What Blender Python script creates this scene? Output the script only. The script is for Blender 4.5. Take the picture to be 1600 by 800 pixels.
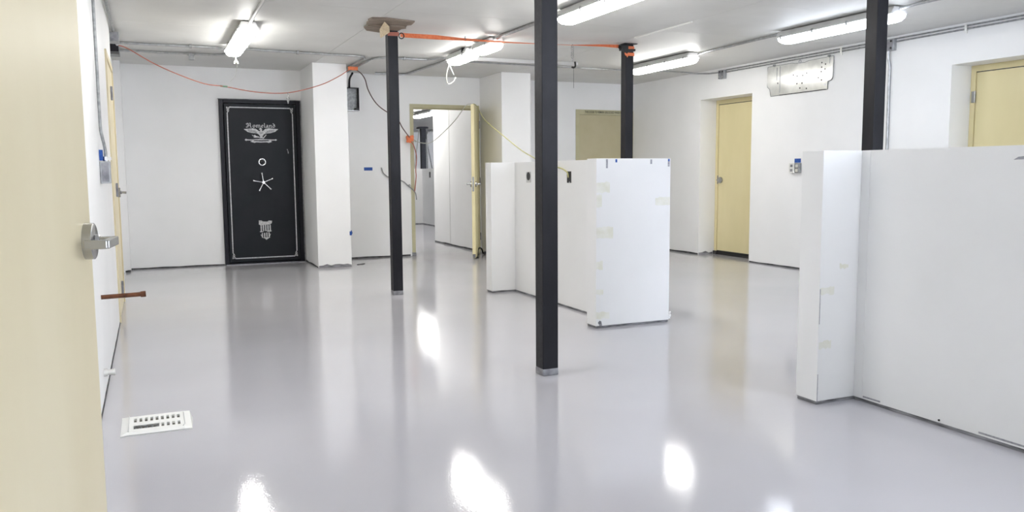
import bpy, bmesh, math, random
from mathutils import Vector, Matrix

random.seed(7)
for o in list(bpy.data.objects):
    bpy.data.objects.remove(o)
scene = bpy.context.scene
COL = scene.collection
PI = math.pi

# ---------------------------------------------------------------- camera
cam_data = bpy.data.cameras.new('camera')
cam_data.sensor_width = 36.0
cam_data.lens = 1281.0127 / 1600.0 * 36.0
cam_data.clip_start = 0.05
cam = bpy.data.objects.new('camera', cam_data)
COL.objects.link(cam)
yaw, pitch, roll = 0.4142, 0.1019, -0.0076
F = Vector((math.sin(yaw) * math.cos(pitch), math.cos(yaw) * math.cos(pitch), -math.sin(pitch)))
R = Vector((math.cos(yaw), -math.sin(yaw), 0))
U = R.cross(F)
R2 = R * math.cos(roll) + U * math.sin(roll)
U2 = -R * math.sin(roll) + U * math.cos(roll)
cam.matrix_world = Matrix(((R2.x, U2.x, -F.x, 0), (R2.y, U2.y, -F.y, 0), (R2.z, U2.z, -F.z, 1.2), (0, 0, 0, 1)))
scene.camera = cam

# ---------------------------------------------------------------- world, exposure
world = bpy.data.worlds.new('world')
scene.world = world
world.use_nodes = True
world.node_tree.nodes['Background'].inputs[0].default_value = (0.80, 0.86, 1.0, 1)
world.node_tree.nodes['Background'].inputs[1].default_value = 7.5
scene.view_settings.view_transform = 'Standard'
scene.view_settings.look = 'None'
scene.view_settings.gamma = 1.0
scene.view_settings.exposure = 1.26
scene.view_settings.use_curve_mapping = False
LAMP = 13.0           # radiance of a lit lens
LAMP_WARM = (1.0, 0.985, 0.955)
LAMP_COOL = (0.84, 0.90, 1.0)

# ---------------------------------------------------------------- dimensions (metres)
XL, XR, YB, H = -0.2747, 7.1752, 11.4363, 2.58
YF = -4.2             # wall behind the camera


# ---------------------------------------------------------------- materials
def new_mat(name, color, rough=0.5, metal=0.0, spec=0.5, coat=0.0):
    m = bpy.data.materials.new(name)
    m.use_nodes = True
    b = m.node_tree.nodes['Principled BSDF']
    b.inputs['Base Color'].default_value = (*color, 1)
    b.inputs['Roughness'].default_value = rough
    b.inputs['Metallic'].default_value = metal
    b.inputs['Specular IOR Level'].default_value = spec
    b.inputs['Coat Weight'].default_value = coat
    return m, m.node_tree, b


def vary(nt, b, c0, c1, scale, detail=4, stretch=None, lo=0.35, hi=0.65):
    """mottle the base colour between c0 and c1 with object-space noise"""
    tc = nt.nodes.new('ShaderNodeTexCoord')
    mp = nt.nodes.new('ShaderNodeMapping')
    if stretch:
        mp.inputs['Scale'].default_value = stretch
    n = nt.nodes.new('ShaderNodeTexNoise')
    n.inputs['Scale'].default_value = scale
    n.inputs['Detail'].default_value = detail
    r = nt.nodes.new('ShaderNodeValToRGB')
    r.color_ramp.elements[0].position = lo
    r.color_ramp.elements[0].color = (*c0, 1)
    r.color_ramp.elements[1].position = hi
    r.color_ramp.elements[1].color = (*c1, 1)
    nt.links.new(tc.outputs['Object'], mp.inputs['Vector'])
    nt.links.new(mp.outputs['Vector'], n.inputs['Vector'])
    nt.links.new(n.outputs['Fac'], r.inputs['Fac'])
    nt.links.new(r.outputs['Color'], b.inputs['Base Color'])
    return mp


def bump(nt, b, scale, strength, dist=0.002, detail=2, rough_to=None):
    tc = nt.nodes.new('ShaderNodeTexCoord')
    n = nt.nodes.new('ShaderNodeTexNoise')
    n.inputs['Scale'].default_value = scale
    n.inputs['Detail'].default_value = detail
    bp = nt.nodes.new('ShaderNodeBump')
    bp.inputs['Strength'].default_value = strength
    bp.inputs['Distance'].default_value = dist
    nt.links.new(tc.outputs['Object'], n.inputs['Vector'])
    nt.links.new(n.outputs['Fac'], bp.inputs['Height'])
    nt.links.new(bp.outputs['Normal'], b.inputs['Normal'])
    if rough_to:
        mr = nt.nodes.new('ShaderNodeMapRange')
        mr.inputs['To Min'].default_value = rough_to[0]
        mr.inputs['To Max'].default_value = rough_to[1]
        nt.links.new(n.outputs['Fac'], mr.inputs['Value'])
        nt.links.new(mr.outputs['Result'], b.inputs['Roughness'])


M = {}
M['wall'], nt, b = new_mat('white_wall_paint', (0.86, 0.86, 0.85), 0.45, spec=0.35)
vary(nt, b, (0.845, 0.848, 0.838), (0.88, 0.88, 0.872), 1.6)
bump(nt, b, 90, 0.08)
M['ceiling'], nt, b = new_mat('ceiling_panel_white', (0.66, 0.66, 0.64), 0.5, spec=0.35)
vary(nt, b, (0.65, 0.65, 0.63), (0.70, 0.70, 0.68), 2.0)
bump(nt, b, 70, 0.25, 0.003)
M['tread'], nt, b = new_mat('ceiling_panel_diamond_relief', (0.675, 0.675, 0.655), 0.45, spec=0.4)
tc = nt.nodes.new('ShaderNodeTexCoord')
mp = nt.nodes.new('ShaderNodeMapping')
mp.inputs['Rotation'].default_value = (0, 0, math.radians(45))
vo = nt.nodes.new('ShaderNodeTexVoronoi')
vo.inputs['Scale'].default_value = 16
vo.inputs['Randomness'].default_value = 0.0
bp = nt.nodes.new('ShaderNodeBump')
bp.inputs['Strength'].default_value = 0.5
bp.inputs['Distance'].default_value = 0.004
nt.links.new(tc.outputs['Object'], mp.inputs['Vector'])
nt.links.new(mp.outputs['Vector'], vo.inputs['Vector'])
nt.links.new(vo.outputs['Distance'], bp.inputs['Height'])
nt.links.new(bp.outputs['Normal'], b.inputs['Normal'])
M['joint'], _, _ = new_mat('ceiling_joint', (0.42, 0.42, 0.41), 0.7)
# epoxy floor: pale grey, glossy, faint orange peel
M['floor'], nt, b = new_mat('grey_epoxy_floor', (0.51, 0.50, 0.525), 0.065, spec=0.85)
vary(nt, b, (0.495, 0.485, 0.51), (0.525, 0.515, 0.54), 0.8, 3)
tc = nt.nodes.new('ShaderNodeTexCoord')
n1 = nt.nodes.new('ShaderNodeTexNoise')
n1.inputs['Scale'].default_value = 2.2
n1.inputs['Detail'].default_value = 2
n2 = nt.nodes.new('ShaderNodeTexNoise')
n2.inputs['Scale'].default_value = 150
n2.inputs['Detail'].default_value = 1
b1 = nt.nodes.new('ShaderNodeBump')
b1.inputs['Strength'].default_value = 0.08
b1.inputs['Distance'].default_value = 0.004
b2 = nt.nodes.new('ShaderNodeBump')
b2.inputs['Strength'].default_value = 0.18
b2.inputs['Distance'].default_value = 0.001
for n in (n1, n2):
    nt.links.new(tc.outputs['Object'], n.inputs['Vector'])
nt.links.new(n1.outputs['Fac'], b1.inputs['Height'])
nt.links.new(n2.outputs['Fac'], b2.inputs['Height'])
nt.links.new(b1.outputs['Normal'], b2.inputs['Normal'])
nt.links.new(b2.outputs['Normal'], b.inputs['Normal'])
M['cream'], nt, b = new_mat('cream_door_paint', (0.66, 0.60, 0.40), 0.38, spec=0.4)
vary(nt, b, (0.74, 0.655, 0.37), (0.79, 0.70, 0.42), 2.5, 4, (1, 1, 0.35))
bump(nt, b, 60, 0.05)
M['buff'], nt, b = new_mat('buff_door_paint', (0.61, 0.565, 0.43), 0.35, spec=0.4)
vary(nt, b, (0.685, 0.60, 0.39), (0.735, 0.655, 0.445), 3, 5, (1, 1, 0.3))
bump(nt, b, 60, 0.05)
M['frame'], nt, b = new_mat('olive_cream_frame_paint', (0.50, 0.47, 0.30), 0.4, spec=0.4)
vary(nt, b, (0.47, 0.44, 0.27), (0.53, 0.50, 0.33), 4)
M['olive'], nt, b = new_mat('drab_door_paint', (0.50, 0.45, 0.29), 0.4, spec=0.4)
vary(nt, b, (0.48, 0.43, 0.27), (0.52, 0.47, 0.31), 3)
M['black_steel'], nt, b = new_mat('black_painted_steel', (0.010, 0.010, 0.014), 0.42, spec=0.25)
vary(nt, b, (0.006, 0.006, 0.009), (0.014, 0.014, 0.018), 9, 6, (1, 1, 0.3))
bump(nt, b, 45, 0.12, 0.002, 4, (0.32, 0.55))
M['raw_steel'], nt, b = new_mat('bare_grey_steel', (0.28, 0.28, 0.30), 0.45, 0.5)
vary(nt, b, (0.20, 0.20, 0.22), (0.36, 0.36, 0.38), 18)
M['galv'], nt, b = new_mat('galvanised_conduit', (0.42, 0.43, 0.44), 0.38, 0.8)
vary(nt, b, (0.36, 0.37, 0.38), (0.48, 0.49, 0.50), 25)
M['dull_galv'], nt, b = new_mat('dull_grey_box_steel', (0.30, 0.31, 0.31), 0.5, 0.5)
vary(nt, b, (0.24, 0.25, 0.25), (0.38, 0.39, 0.39), 30)
M['satin'], nt, b = new_mat('satin_chrome', (0.42, 0.42, 0.42), 0.25, 1.0)
bump(nt, b, 200, 0.03)
M['chrome'], _, _ = new_mat('bright_chrome', (0.78, 0.78, 0.78), 0.15, 1.0)
M['sheet'], nt, b = new_mat('thin_sheet_metal', (0.80, 0.80, 0.77), 0.28, 0.75)
vary(nt, b, (0.66, 0.66, 0.63), (0.88, 0.88, 0.85), 5, 5)
M['vault'], nt, b = new_mat('vault_black_paint', (0.010, 0.012, 0.015), 0.38, spec=0.2)
vary(nt, b, (0.006, 0.009, 0.011), (0.011, 0.012, 0.015), 3)
bump(nt, b, 160, 0.05)
M['vault_frame'], nt, b = new_mat('vault_frame_black', (0.006, 0.006, 0.010), 0.35, spec=0.25)
M['silver_print'], nt, b = new_mat('silver_print', (0.42, 0.42, 0.42), 0.4, 0.2)
vary(nt, b, (0.38, 0.38, 0.38), (0.58, 0.58, 0.58), 60)
M['orange'], nt, b = new_mat('orange_webbing', (0.86, 0.16, 0.035), 0.7)
vary(nt, b, (0.78, 0.19, 0.075), (0.86, 0.26, 0.11), 40)
M['red_cord'], _, _ = new_mat('red_orange_cord', (0.40, 0.12, 0.075), 0.5)
M['brown_cord'], _, _ = new_mat('red_brown_cord', (0.085, 0.038, 0.032), 0.5)
M['white_cord'], _, _ = new_mat('pale_grey_cord', (0.46, 0.46, 0.40), 0.5)
M['yellow_cord'], _, _ = new_mat('pale_yellow_cord', (0.42, 0.40, 0.17), 0.5)
M['black'], _, _ = new_mat('black_rubber', (0.012, 0.012, 0.012), 0.5)
M['dark'], nt, b = new_mat('dark_gap', (0.035, 0.035, 0.037), 0.8)
vary(nt, b, (0.02, 0.02, 0.022), (0.10, 0.10, 0.105), 14)
M['grey_gap'], nt, b = new_mat('grey_bare_edge', (0.20, 0.20, 0.21), 0.7)
vary(nt, b, (0.12, 0.12, 0.13), (0.34, 0.34, 0.36), 10, 4, (1, 1, 6))
M['plastic'], nt, b = new_mat('white_plastic', (0.80, 0.80, 0.77), 0.4)
bump(nt, b, 80, 0.03)
M['housing'], nt, b = new_mat('lamp_housing_grey', (0.55, 0.55, 0.54), 0.45)
M['blue'], nt, b = new_mat('blue_tape', (0.02, 0.11, 0.50), 0.6)
vary(nt, b, (0.010, 0.065, 0.30), (0.02, 0.10, 0.40), 60)
M['tape'], nt, b = new_mat('pale_masking_tape', (0.78, 0.77, 0.66), 0.6)
vary(nt, b, (0.78, 0.775, 0.67), (0.85, 0.85, 0.79), 14)
M['grey_tape'], nt, b = new_mat('grey_tape', (0.35, 0.35, 0.38), 0.6)
vary(nt, b, (0.28, 0.28, 0.31), (0.42, 0.42, 0.45), 60)
M['wood'], nt, b = new_mat('plywood', (0.33, 0.235, 0.16), 0.7)
vary(nt, b, (0.17, 0.13, 0.10), (0.30, 0.24, 0.19), 6, 6, (1, 4, 4))
M['pale_wood'], nt, b = new_mat('pale_softwood', (0.62, 0.50, 0.32), 0.65)
vary(nt, b, (0.55, 0.43, 0.26), (0.70, 0.58, 0.40), 9, 6, (8, 8, 1))
M['copper'], nt, b = new_mat('browned_copper', (0.22, 0.075, 0.035), 0.4, 0.5)
vary(nt, b, (0.07, 0.028, 0.014), (0.17, 0.065, 0.03), 20)
M['print_black'], _, _ = new_mat('black_print', (0.015, 0.015, 0.012), 0.6)


LENS = {}


def lens_mat(cool, k):
    if (cool, k) in LENS:
        return LENS[cool, k]
    m = bpy.data.materials.new('lit_lens')
    m.use_nodes = True
    b = m.node_tree.nodes['Principled BSDF']
    b.inputs['Base Color'].default_value = (0.9, 0.9, 0.9, 1)
    b.inputs['Roughness'].default_value = 0.3
    b.inputs['Emission Color'].default_value = (*(LAMP_COOL if cool else LAMP_WARM), 1)
    b.inputs['Emission Strength'].default_value = LAMP * k
    LENS[cool, k] = m
    return m


# ---------------------------------------------------------------- mesh helpers
class MB:
    """collects simple solids; build() links them as one mesh object"""

    def __init__(self):
        self.v, self.f = [], []

    def add(self, vs, fs):
        k = len(self.v)
        self.v += [tuple(p) for p in vs]
        self.f += [tuple(i + k for i in f) for f in fs]
        return self

    def box(self, x0, x1, y0, y1, z0, z1):
        x0, x1 = min(x0, x1), max(x0, x1)
        y0, y1 = min(y0, y1), max(y0, y1)
        z0, z1 = min(z0, z1), max(z0, z1)
        return self.add([(x0, y0, z0), (x1, y0, z0), (x1, y1, z0), (x0, y1, z0), (x0, y0, z1), (x1, y0, z1), (x1, y1, z1), (x0, y1, z1)],
                        [(3, 2, 1, 0), (4, 5, 6, 7), (0, 1, 5, 4), (1, 2, 6, 5), (2, 3, 7, 6), (3, 0, 4, 7)])

    def obox(self, c, ax, ay, az):
        """box about centre c with half-axis vectors"""
        c, ax, ay, az = map(Vector, (c, ax, ay, az))
        vs = [c + ax * i + ay * j + az * k for k in (-1, 1) for (i, j) in ((-1, -1), (1, -1), (1, 1), (-1, 1))]
        fs = [(3, 2, 1, 0), (4, 5, 6, 7), (0, 1, 5, 4), (1, 2, 6, 5), (2, 3, 7, 6), (3, 0, 4, 7)]
        if ax.cross(ay).dot(az) < 0:
            fs = [f[::-1] for f in fs]
        return self.add(vs, fs)

    def cone(self, p0, p1, r0, r1, n=14):
        p0, p1 = Vector(p0), Vector(p1)
        d = (p1 - p0).normalized()
        a = d.orthogonal().normalized()
        c = d.cross(a)
        ring = lambda p, r: [p + (a * math.cos(2 * PI * i / n) + c * math.sin(2 * PI * i / n)) * r for i in range(n)]
        fs = [(i, (i + 1) % n, n + (i + 1) % n, n + i) for i in range(n)]
        fs += [tuple(range(n))[::-1], tuple(range(n, 2 * n))]
        return self.add(ring(p0, r0) + ring(p1, r1), fs)

    def tube(self, pts, r, n=8, steps=0, taper=None):
        P = [Vector(p) for p in pts]
        if steps and len(P) > 2:
            Q = []
            for i in range(len(P) - 1):
                a, b_, c, d = P[max(i - 1, 0)], P[i], P[i + 1], P[min(i + 2, len(P) - 1)]
                for s in range(steps):
                    t = s / steps
                    Q.append(0.5 * (2 * b_ + (c - a) * t + (2 * a - 5 * b_ + 4 * c - d) * t * t + (3 * b_ - a - 3 * c + d) * t ** 3))
            P = Q + [P[-1]]
        vs, fs, a = [], [], None
        for i, p in enumerate(P):
            d = ((P[min(i + 1, len(P) - 1)] - P[max(i - 1, 0)])).normalized()
            a = d.orthogonal().normalized() if a is None else (a - d * a.dot(d)).normalized()
            c = d.cross(a)
            vs += [p + (a * math.cos(2 * PI * k / n) + c * math.sin(2 * PI * k / n)) * r for k in range(n)]
        for i in range(len(P) - 1):
            for k in range(n):
                fs.append((i * n + k, i * n + (k + 1) % n, (i + 1) * n + (k + 1) % n, (i + 1) * n + k))
        fs += [tuple(range(n))[::-1], tuple((len(P) - 1) * n + k for k in range(n))]
        return self.add(vs, fs)

    def torus(self, c, axis, R0, r, N=20, n=8):
        c, d = Vector(c), Vector(axis).normalized()
        a = d.orthogonal().normalized()
        e = d.cross(a)
        vs, fs = [], []
        for i in range(N):
            t = 2 * PI * i / N
            u = a * math.cos(t) + e * math.sin(t)
            for k in range(n):
                s = 2 * PI * k / n
                vs.append(c + u * (R0 + r * math.cos(s)) + d * (r * math.sin(s)))
        for i in range(N):
            for k in range(n):
                fs.append((i * n + k, i * n + (k + 1) % n, ((i + 1) % N) * n + (k + 1) % n, ((i + 1) % N) * n + k))
        return self.add(vs, fs)

    def prism(self, poly, front, back):
        """poly of 2D points; front(p) and back(p) give 3D points of the two faces"""
        n = len(poly)
        vs = [front(p) for p in poly] + [back(p) for p in poly]
        fs = [tuple(range(n)), tuple(range(n, 2 * n))[::-1]]
        fs += [(i, n + i, n + (i + 1) % n, (i + 1) % n) for i in range(n)]
        return self.add(vs, fs)

    def build(self, name, mat, parent=None, smooth=False, bevel=0.0, origin=None):
        org = Vector(origin) if origin is not None else (Vector(parent['_w']) if parent is not None else Vector((0, 0, 0)))
        me = bpy.data.meshes.new(name)
        me.from_pydata([tuple(Vector(p) - org) for p in self.v], [], self.f)
        me.materials.append(mat)
        bm = bmesh.new()
        bm.from_mesh(me)
        bmesh.ops.recalc_face_normals(bm, faces=bm.faces)
        bm.to_mesh(me)
        bm.free()
        if smooth:
            for p in me.polygons:
                p.use_smooth = True
            try:
                me.set_sharp_from_angle(angle=math.radians(40))
            except Exception:
                pass
        o = bpy.data.objects.new(name, me)
        COL.objects.link(o)
        o['_w'] = tuple(org)
        if parent is not None:
            o.parent = parent
            o.location = org - Vector(parent['_w'])
        else:
            o.location = org
        if bevel:
            md = o.modifiers.new('bevel', 'BEVEL')
            md.width = bevel
            md.segments = 2
            md.limit_method = 'ANGLE'
        return o


def thing(name, label, cat, loc, group=None):
    o = bpy.data.objects.new(name, None)
    COL.objects.link(o)
    o.empty_display_size = 0.1
    o.location = loc
    o['_w'] = tuple(loc)
    o['label'] = label
    o['category'] = cat
    o['kind'] = 'thing'
    if group:
        o['group'] = group
    return o


def tag(o, label, cat, group=None):
    o['label'] = label
    o['category'] = cat
    if group:
        o['group'] = group
    return o


def struct(o, label=None, cat=None):
    o['kind'] = 'structure'
    if label:
        o['label'] = label
    if cat:
        o['category'] = cat
    return o


def struct_root(name, loc, label, cat):
    o = bpy.data.objects.new(name, None)
    COL.objects.link(o)
    o.empty_display_size = 0.1
    o.location = loc
    o['_w'] = tuple(loc)
    return struct(o, label, cat)


def clone(root, delta, label, group=None):
    """copy a thing with its parts and sub-parts"""
    r = root.copy()
    COL.objects.link(r)
    r.location = root.location + Vector(delta)
    r['_w'] = tuple(r.location)
    r['label'] = label
    if group:
        r['group'] = group
    for ch in list(root.children):
        c = ch.copy()
        COL.objects.link(c)
        c.parent = r
        for g in list(ch.children):
            d = g.copy()
            COL.objects.link(d)
            d.parent = c
    return r


def gap_strip(name, a, b, nrm, label, mat='dark', h0=0.014, h1=0.026, seg=0.18, out=0.004):
    """dark ragged strip painted for the shaded gap at the foot of a wall from a to b; nrm points into the room"""
    a, b, n = Vector((*a, 0)), Vector((*b, 0)), Vector((*nrm, 0))
    k = max(2, int((b - a).length / seg))
    m = MB()
    vs = []
    for i in range(k + 1):
        p = a.lerp(b, i / k)
        h = random.uniform(h0, h1)
        vs += [p + n * out + Vector((0, 0, 0.001)), p + n * out + Vector((0, 0, h)), p + Vector((0, 0, h)), p + Vector((0, 0, 0.001))]
    fs = []
    for i in range(k):
        for j in range(4):
            fs.append((4 * i + j, 4 * i + (j + 1) % 4, 4 * i + 4 + (j + 1) % 4, 4 * i + 4 + j))
    fs += [(0, 1, 2, 3), (4 * k + 3, 4 * k + 2, 4 * k + 1, 4 * k)]
    m.add(vs, fs)
    return struct(m.build(name, M[mat]), label, 'baseboard')


# ================================================================ ROOM SHELL
fl = MB().box(-1.2, 13.2, YF - 0.2, 28.0, -0.1, 0.0).build('floor', M['floor'])
struct(fl, 'glossy pale grey epoxy floor', 'floor')

ce = struct(MB().box(-1.2, 13.2, YF - 0.2, 28.0, H + 0.006, H + 0.12).build('ceiling', M['joint']), 'white panelled ceiling with surface conduits', 'ceiling')
PX, PY = [-0.6, 1.955, 4.675, 7.395], [YF, -2.55, -1.19, 0.17, 1.53, 2.89, 4.25, 5.61, 6.97, 8.33, 9.69, 11.6]
for i in range(len(PX) - 1):
    for j in range(len(PY) - 1):
        q = MB().box(PX[i] + 0.0025, PX[i + 1] - 0.0025, PY[j] + 0.002, PY[j + 1] - 0.002, H, H + 0.0065 + 0.0005 * ((i + j) % 2))
        q.build('ceiling_panel', M['tread' if i == 2 and j in (8, 9) else 'ceiling'], ce)
MB().box(0.0, 13.1, 11.604, 27.9, H, H + 0.006).build('ceiling_panel', M['ceiling'], ce)
MB().box(4.664, 4.686, 6.45, 7.42, H - 0.010, H + 0.001).build('lit_joint_edge', M['plastic'], ce)  # pale strip standing in for the lit edge of a panel joint

# back wall with the open doorway and the recess of the door by the corner
D0, D1, DZ = 3.497, 4.459, 2.129      # clear opening of the open doorway
T0, T1 = 6.19, 7.115
w = MB()
w.box(XL - 0.3, D0 - 0.01, YB, YB + 0.14, 0, H)
w.box(D0 - 0.01, D1 + 0.01, YB, YB + 0.14, DZ + 0.01, H)
w.box(D1 + 0.01, T0 - 0.01, YB, YB + 0.14, 0, H)
w.box(T0 - 0.01, T1 + 0.01, YB, YB + 0.14, DZ + 0.01, H)
w.box(T1 + 0.01, XR + 0.5, YB, YB + 0.14, 0, H)
w.box(T0 - 0.01, T1 + 0.01, YB + 0.10, YB + 0.14, 0, DZ + 0.01)
struct(w.build('wall_back', M['wall']), 'white back wall with vault door and open doorway', 'wall')
struct(MB().box(1.9247, 2.3533, 10.5179, YB - 0.001, 0, H).build('wall_pilaster_left', M['wall'], bevel=0.004), 'white square pilaster right of the black vault door', 'wall')
struct(MB().box(4.5263, 4.9699, 10.6132, YB - 0.001, 0, H).build('wall_pilaster_right', M['wall'], bevel=0.004), 'white square pilaster right of the open doorway', 'wall')

# left wall: ajar door, then the far door, then a set-back stretch and a short return
w = MB()
LX = XL - 0.33
N0, N1 = 1.375, 2.335
F0, F1 = 7.33, 8.57
w.box(LX, XL, YF, N0, 0, H)
w.box(LX, XL, N0, N1, 2.15, H)
w.box(LX, XL, N1, F0, 0, H)
w.box(LX, XL, F0, F1, 2.165, H)
w.box(LX, XL - 0.07, F1, YB, 0, H)
w.box(LX, XL - 0.03, F0, F1, 0, 2.165)
w.box(LX, XL + 0.012, 11.16, YB, 0, H)
w.box(LX - 0.03, LX, YF, YB, 0, H)
struct(w.build('wall_left', M['wall']), 'white left wall with two buff doors', 'wall')

# right wall with two deep door recesses
RD = 0.275
A0, A1, AZ = 8.576, 9.664, 2.192
B0, B1, BZ = 4.61, 5.686, 2.204
w = MB()
w.box(XR, XR + 0.4, A1, YB + 0.14, 0, H)
w.box(XR, XR + 0.4, A0, A1, AZ, H)
w.box(XR + RD + 0.06, XR + 0.4, A0, A1, 0, AZ)
w.box(XR, XR + 0.4, B1, A0, 0, H)
w.box(XR, XR + 0.4, B0, B1, BZ, H)
w.box(XR + RD + 0.06, XR + 0.4, B0, B1, 0, BZ)
w.box(XR, XR + 0.4, YF, B0, 0, H)
struct(w.build('wall_right', M['wall']), 'white right wall with two deep door recesses', 'wall')

# wall behind the camera; its unseen window is added as a daylight source
w = MB()
W0, W1, WZ0, WZ1 = 3.4, 6.6, 0.5, 2.3
w.box(LX, W0, YF - 0.15, YF, 0, H)
w.box(W1, XR + 0.4, YF - 0.15, YF, 0, H)
w.box(W0, W1, YF - 0.15, YF, 0, WZ0)
w.box(W0, W1, YF - 0.15, YF, WZ1, H)
struct(w.build('wall_front', M['wall']), 'white wall behind the camera with an added window', 'wall')
wr = struct_root('fill_window_1', ((W0 + W1) / 2, YF - 0.05, WZ0), 'added white framed window giving fill daylight from behind the camera', 'window')
w = MB()
for (x0, x1, z0, z1) in ((W0, W1, WZ0, WZ0 + 0.05), (W0, W1, WZ1 - 0.05, WZ1), (W0, W0 + 0.05, WZ0, WZ1), (W1 - 0.05, W1, WZ0, WZ1), (4.98, 5.02, WZ0, WZ1)):
    w.box(x0, x1, YF - 0.09, YF - 0.03, z0, z1)
w.build('fill_window_frame', M['plastic'], wr)

# rear room seen through the doorway
w = MB()
w.box(4.535, 4.70, YB + 0.141, 13.66, 0, H)
struct(w.build('wall_rear_room_side', M['wall']), 'white wall just inside the open doorway', 'wall')
MBw = MB().box(0.0, 13.1, 27.2, 27.4, 0, H)
struct(MBw.build('wall_rear_room_end', M['wall']), 'white end wall of the room beyond the doorway', 'wall')
struct(MB().box(12.9, 13.1, YB + 0.141, 27.2, 0, H).build('wall_rear_room_right', M['wall']), 'far right wall of the room beyond the doorway', 'wall')
struct(MB().box(0.0, 0.2, YB + 0.141, 27.2, 0, H).build('wall_rear_room_left', M['wall']), 'left wall of the room beyond the doorway', 'wall')
# panel joint on the wall inside the doorway
struct(MB().box(4.531, 4.5355, 12.84, 12.852, 0.02, H - 0.01).build('trim_1', M['ceiling']), 'thin panel joint strip inside the doorway', 'trim')

# dark strips painted for the shaded gaps along the feet of the walls
gap_strip('foot_gap_back', (XL + 0.01, YB), (0.865, YB), (0, -1), 'dark gap under back wall left of the vault door')
gap_strip('foot_gap_back', (2.36, YB), (3.42, YB), (0, -1), 'dark gap under back wall between pilaster and doorway', h0=0.02, h1=0.034)
gap_strip('foot_gap_back', (4.99, YB), (6.12, YB), (0, -1), 'dark gap under back wall right of right pilaster')
gap_strip('foot_gap_pilaster', (1.9247, YB - 0.03), (1.9247, 10.53), (-1, 0), 'dark gap under side of the left pilaster')
gap_strip('foot_gap_pilaster', (1.93, 10.5179), (2.35, 10.5179), (0, -1), 'ragged grey gap under front of the left pilaster', 'grey_gap', 0.022, 0.05, 0.05)
gap_strip('foot_gap_pilaster', (4.5263, YB - 0.03), (4.5263, 10.62), (-1, 0), 'dark gap under side of the right pilaster')
gap_strip('foot_gap_left', (XL, 4.4), (XL, 7.3), (1, 0), 'dark gap under left wall before the far door', h0=0.008, h1=0.018)
gap_strip('foot_gap_left', (XL - 0.05, 11.16), (XL + 0.012, 11.16), (0, -1), 'dark gap under short return at left corner', h0=0.02, h1=0.03)
gap_strip('foot_gap_right', (XR, YB - 0.02), (XR, A1 + 0.01), (-1, 0), 'dark gap under right wall beyond the far recess')
gap_strip('foot_gap_right', (XR, A0 - 0.01), (XR, B1 + 0.01), (-1, 0), 'dark gap under right wall between the two recesses', h0=0.012, h1=0.02)
gap_strip('foot_gap_recess', (XR + 0.003, A1 - 0.001), (XR + RD - 0.03, A1 - 0.001), (0, -1), 'grey gap under side of the far recess', 'grey_gap', 0.02, 0.05, 0.06)
gap_strip('foot_gap_rear_room', (4.535, YB + 0.2), (4.535, 13.66), (-1, 0), 'dark gap under wall just inside the doorway', h0=0.016, h1=0.028)


# ================================================================ DOORS
def lever(parent, c, n, t, mat, ret=True, k=1.0, rose_d=0.022):
    """round rose at c with normal n; lever arm runs along t. rose is the part, lever its sub-part"""
    c, n, t = Vector(c), Vector(n).normalized(), Vector(t).normalized()
    up = Vector((0, 0, 1))
    m = MB()
    m.cone(c, c + n * rose_d * 0.9, 0.0445 * k, 0.0445 * k, 32)
    m.cone(c + n * rose_d * 0.9, c + n * rose_d, 0.0445 * k, 0.041 * k, 32)
    h = m.build('handle', M[mat], parent, smooth=True)
    m = MB()
    m.cone(c + n * rose_d * 0.98, c + n * (rose_d + 0.012), 0.017 * k, 0.014 * k, 20)
    reach = 0.066
    m.obox(c + n * (rose_d + reach) / 2 + n * 0.006, n * ((reach - rose_d) / 2), t * 0.010, up * 0.0105)
    m.obox(c + n * reach + t * 0.055, n * 0.008, t * 0.062, up * 0.0105)
    if ret:
        m.obox(c + n * (reach / 2 + 0.011) + t * 0.117, n * (reach / 2 - 0.007), t * 0.007, up * 0.0105)
    m.build('lever', M[mat], h, bevel=0.003)
    return h


# --- ajar door close on the left
hinge, ang = Vector((-0.256, 1.406, 0)), math.radians(7.2)
d = Vector((math.sin(ang), math.cos(ang), 0))
n = Vector((d.y, -d.x, 0))
door = struct_root('door_1', tuple(hinge), 'buff door ajar close by on the left with satin lever', 'door')
MB().obox(hinge + d * 0.455 - n * 0.0225 + Vector((0, 0, 1.07)), d * 0.459, n * 0.0225, (0, 0, 1.058)).build('leaf', M['buff'], door, bevel=0.002)
lever(door, hinge + d * 0.845 + Vector((0, 0, 1.04)), n, -d, 'satin')
w = MB()
w.box(XL - 0.12, XL + 0.004, N0 - 0.05, N0, 0, 2.2)
w.box(XL - 0.12, XL + 0.004, N1, N1 + 0.05, 0, 2.2)
w.box(XL - 0.12, XL + 0.004, N0, N1, 2.15, 2.2)
w.build('door_frame', M['frame'], door)

# --- far door in the left wall
door = struct_root('door_2', (XL, 7.9, 0), 'narrow glimpse of buff door far along the left wall', 'door')
w = MB()
w.box(XL - 0.03, XL + 0.012, F0 - 0.03, F0 + 0.03, 0.005, 2.19)
w.box(XL - 0.03, XL + 0.012, F1 - 0.05, F1 + 0.005, 0.005, 2.19)
w.box(XL - 0.03, XL + 0.012, F0, F1, 2.14, 2.19)
w.build('door_frame', M['buff'], door)
MB().box(XL - 0.03, XL + 0.002, F0 + 0.035, F1 - 0.055, 0.012, 2.135).build('leaf', M['buff'], door)
for z in (1.91, 1.07, 0.20):
    w = MB().box(XL + 0.002, XL + 0.006, 7.99, 8.09, z - 0.057, z + 0.057)
    w.cone((XL + 0.012, 8.04, z - 0.06), (XL + 0.012, 8.04, z + 0.06), 0.009, 0.009, 10)
    w.build('hinge', M['raw_steel'], door)
lever(door, (XL + 0.002, 8.44, 1.04), (1, 0, 0), (0, -1, 0), 'satin', False)

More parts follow.
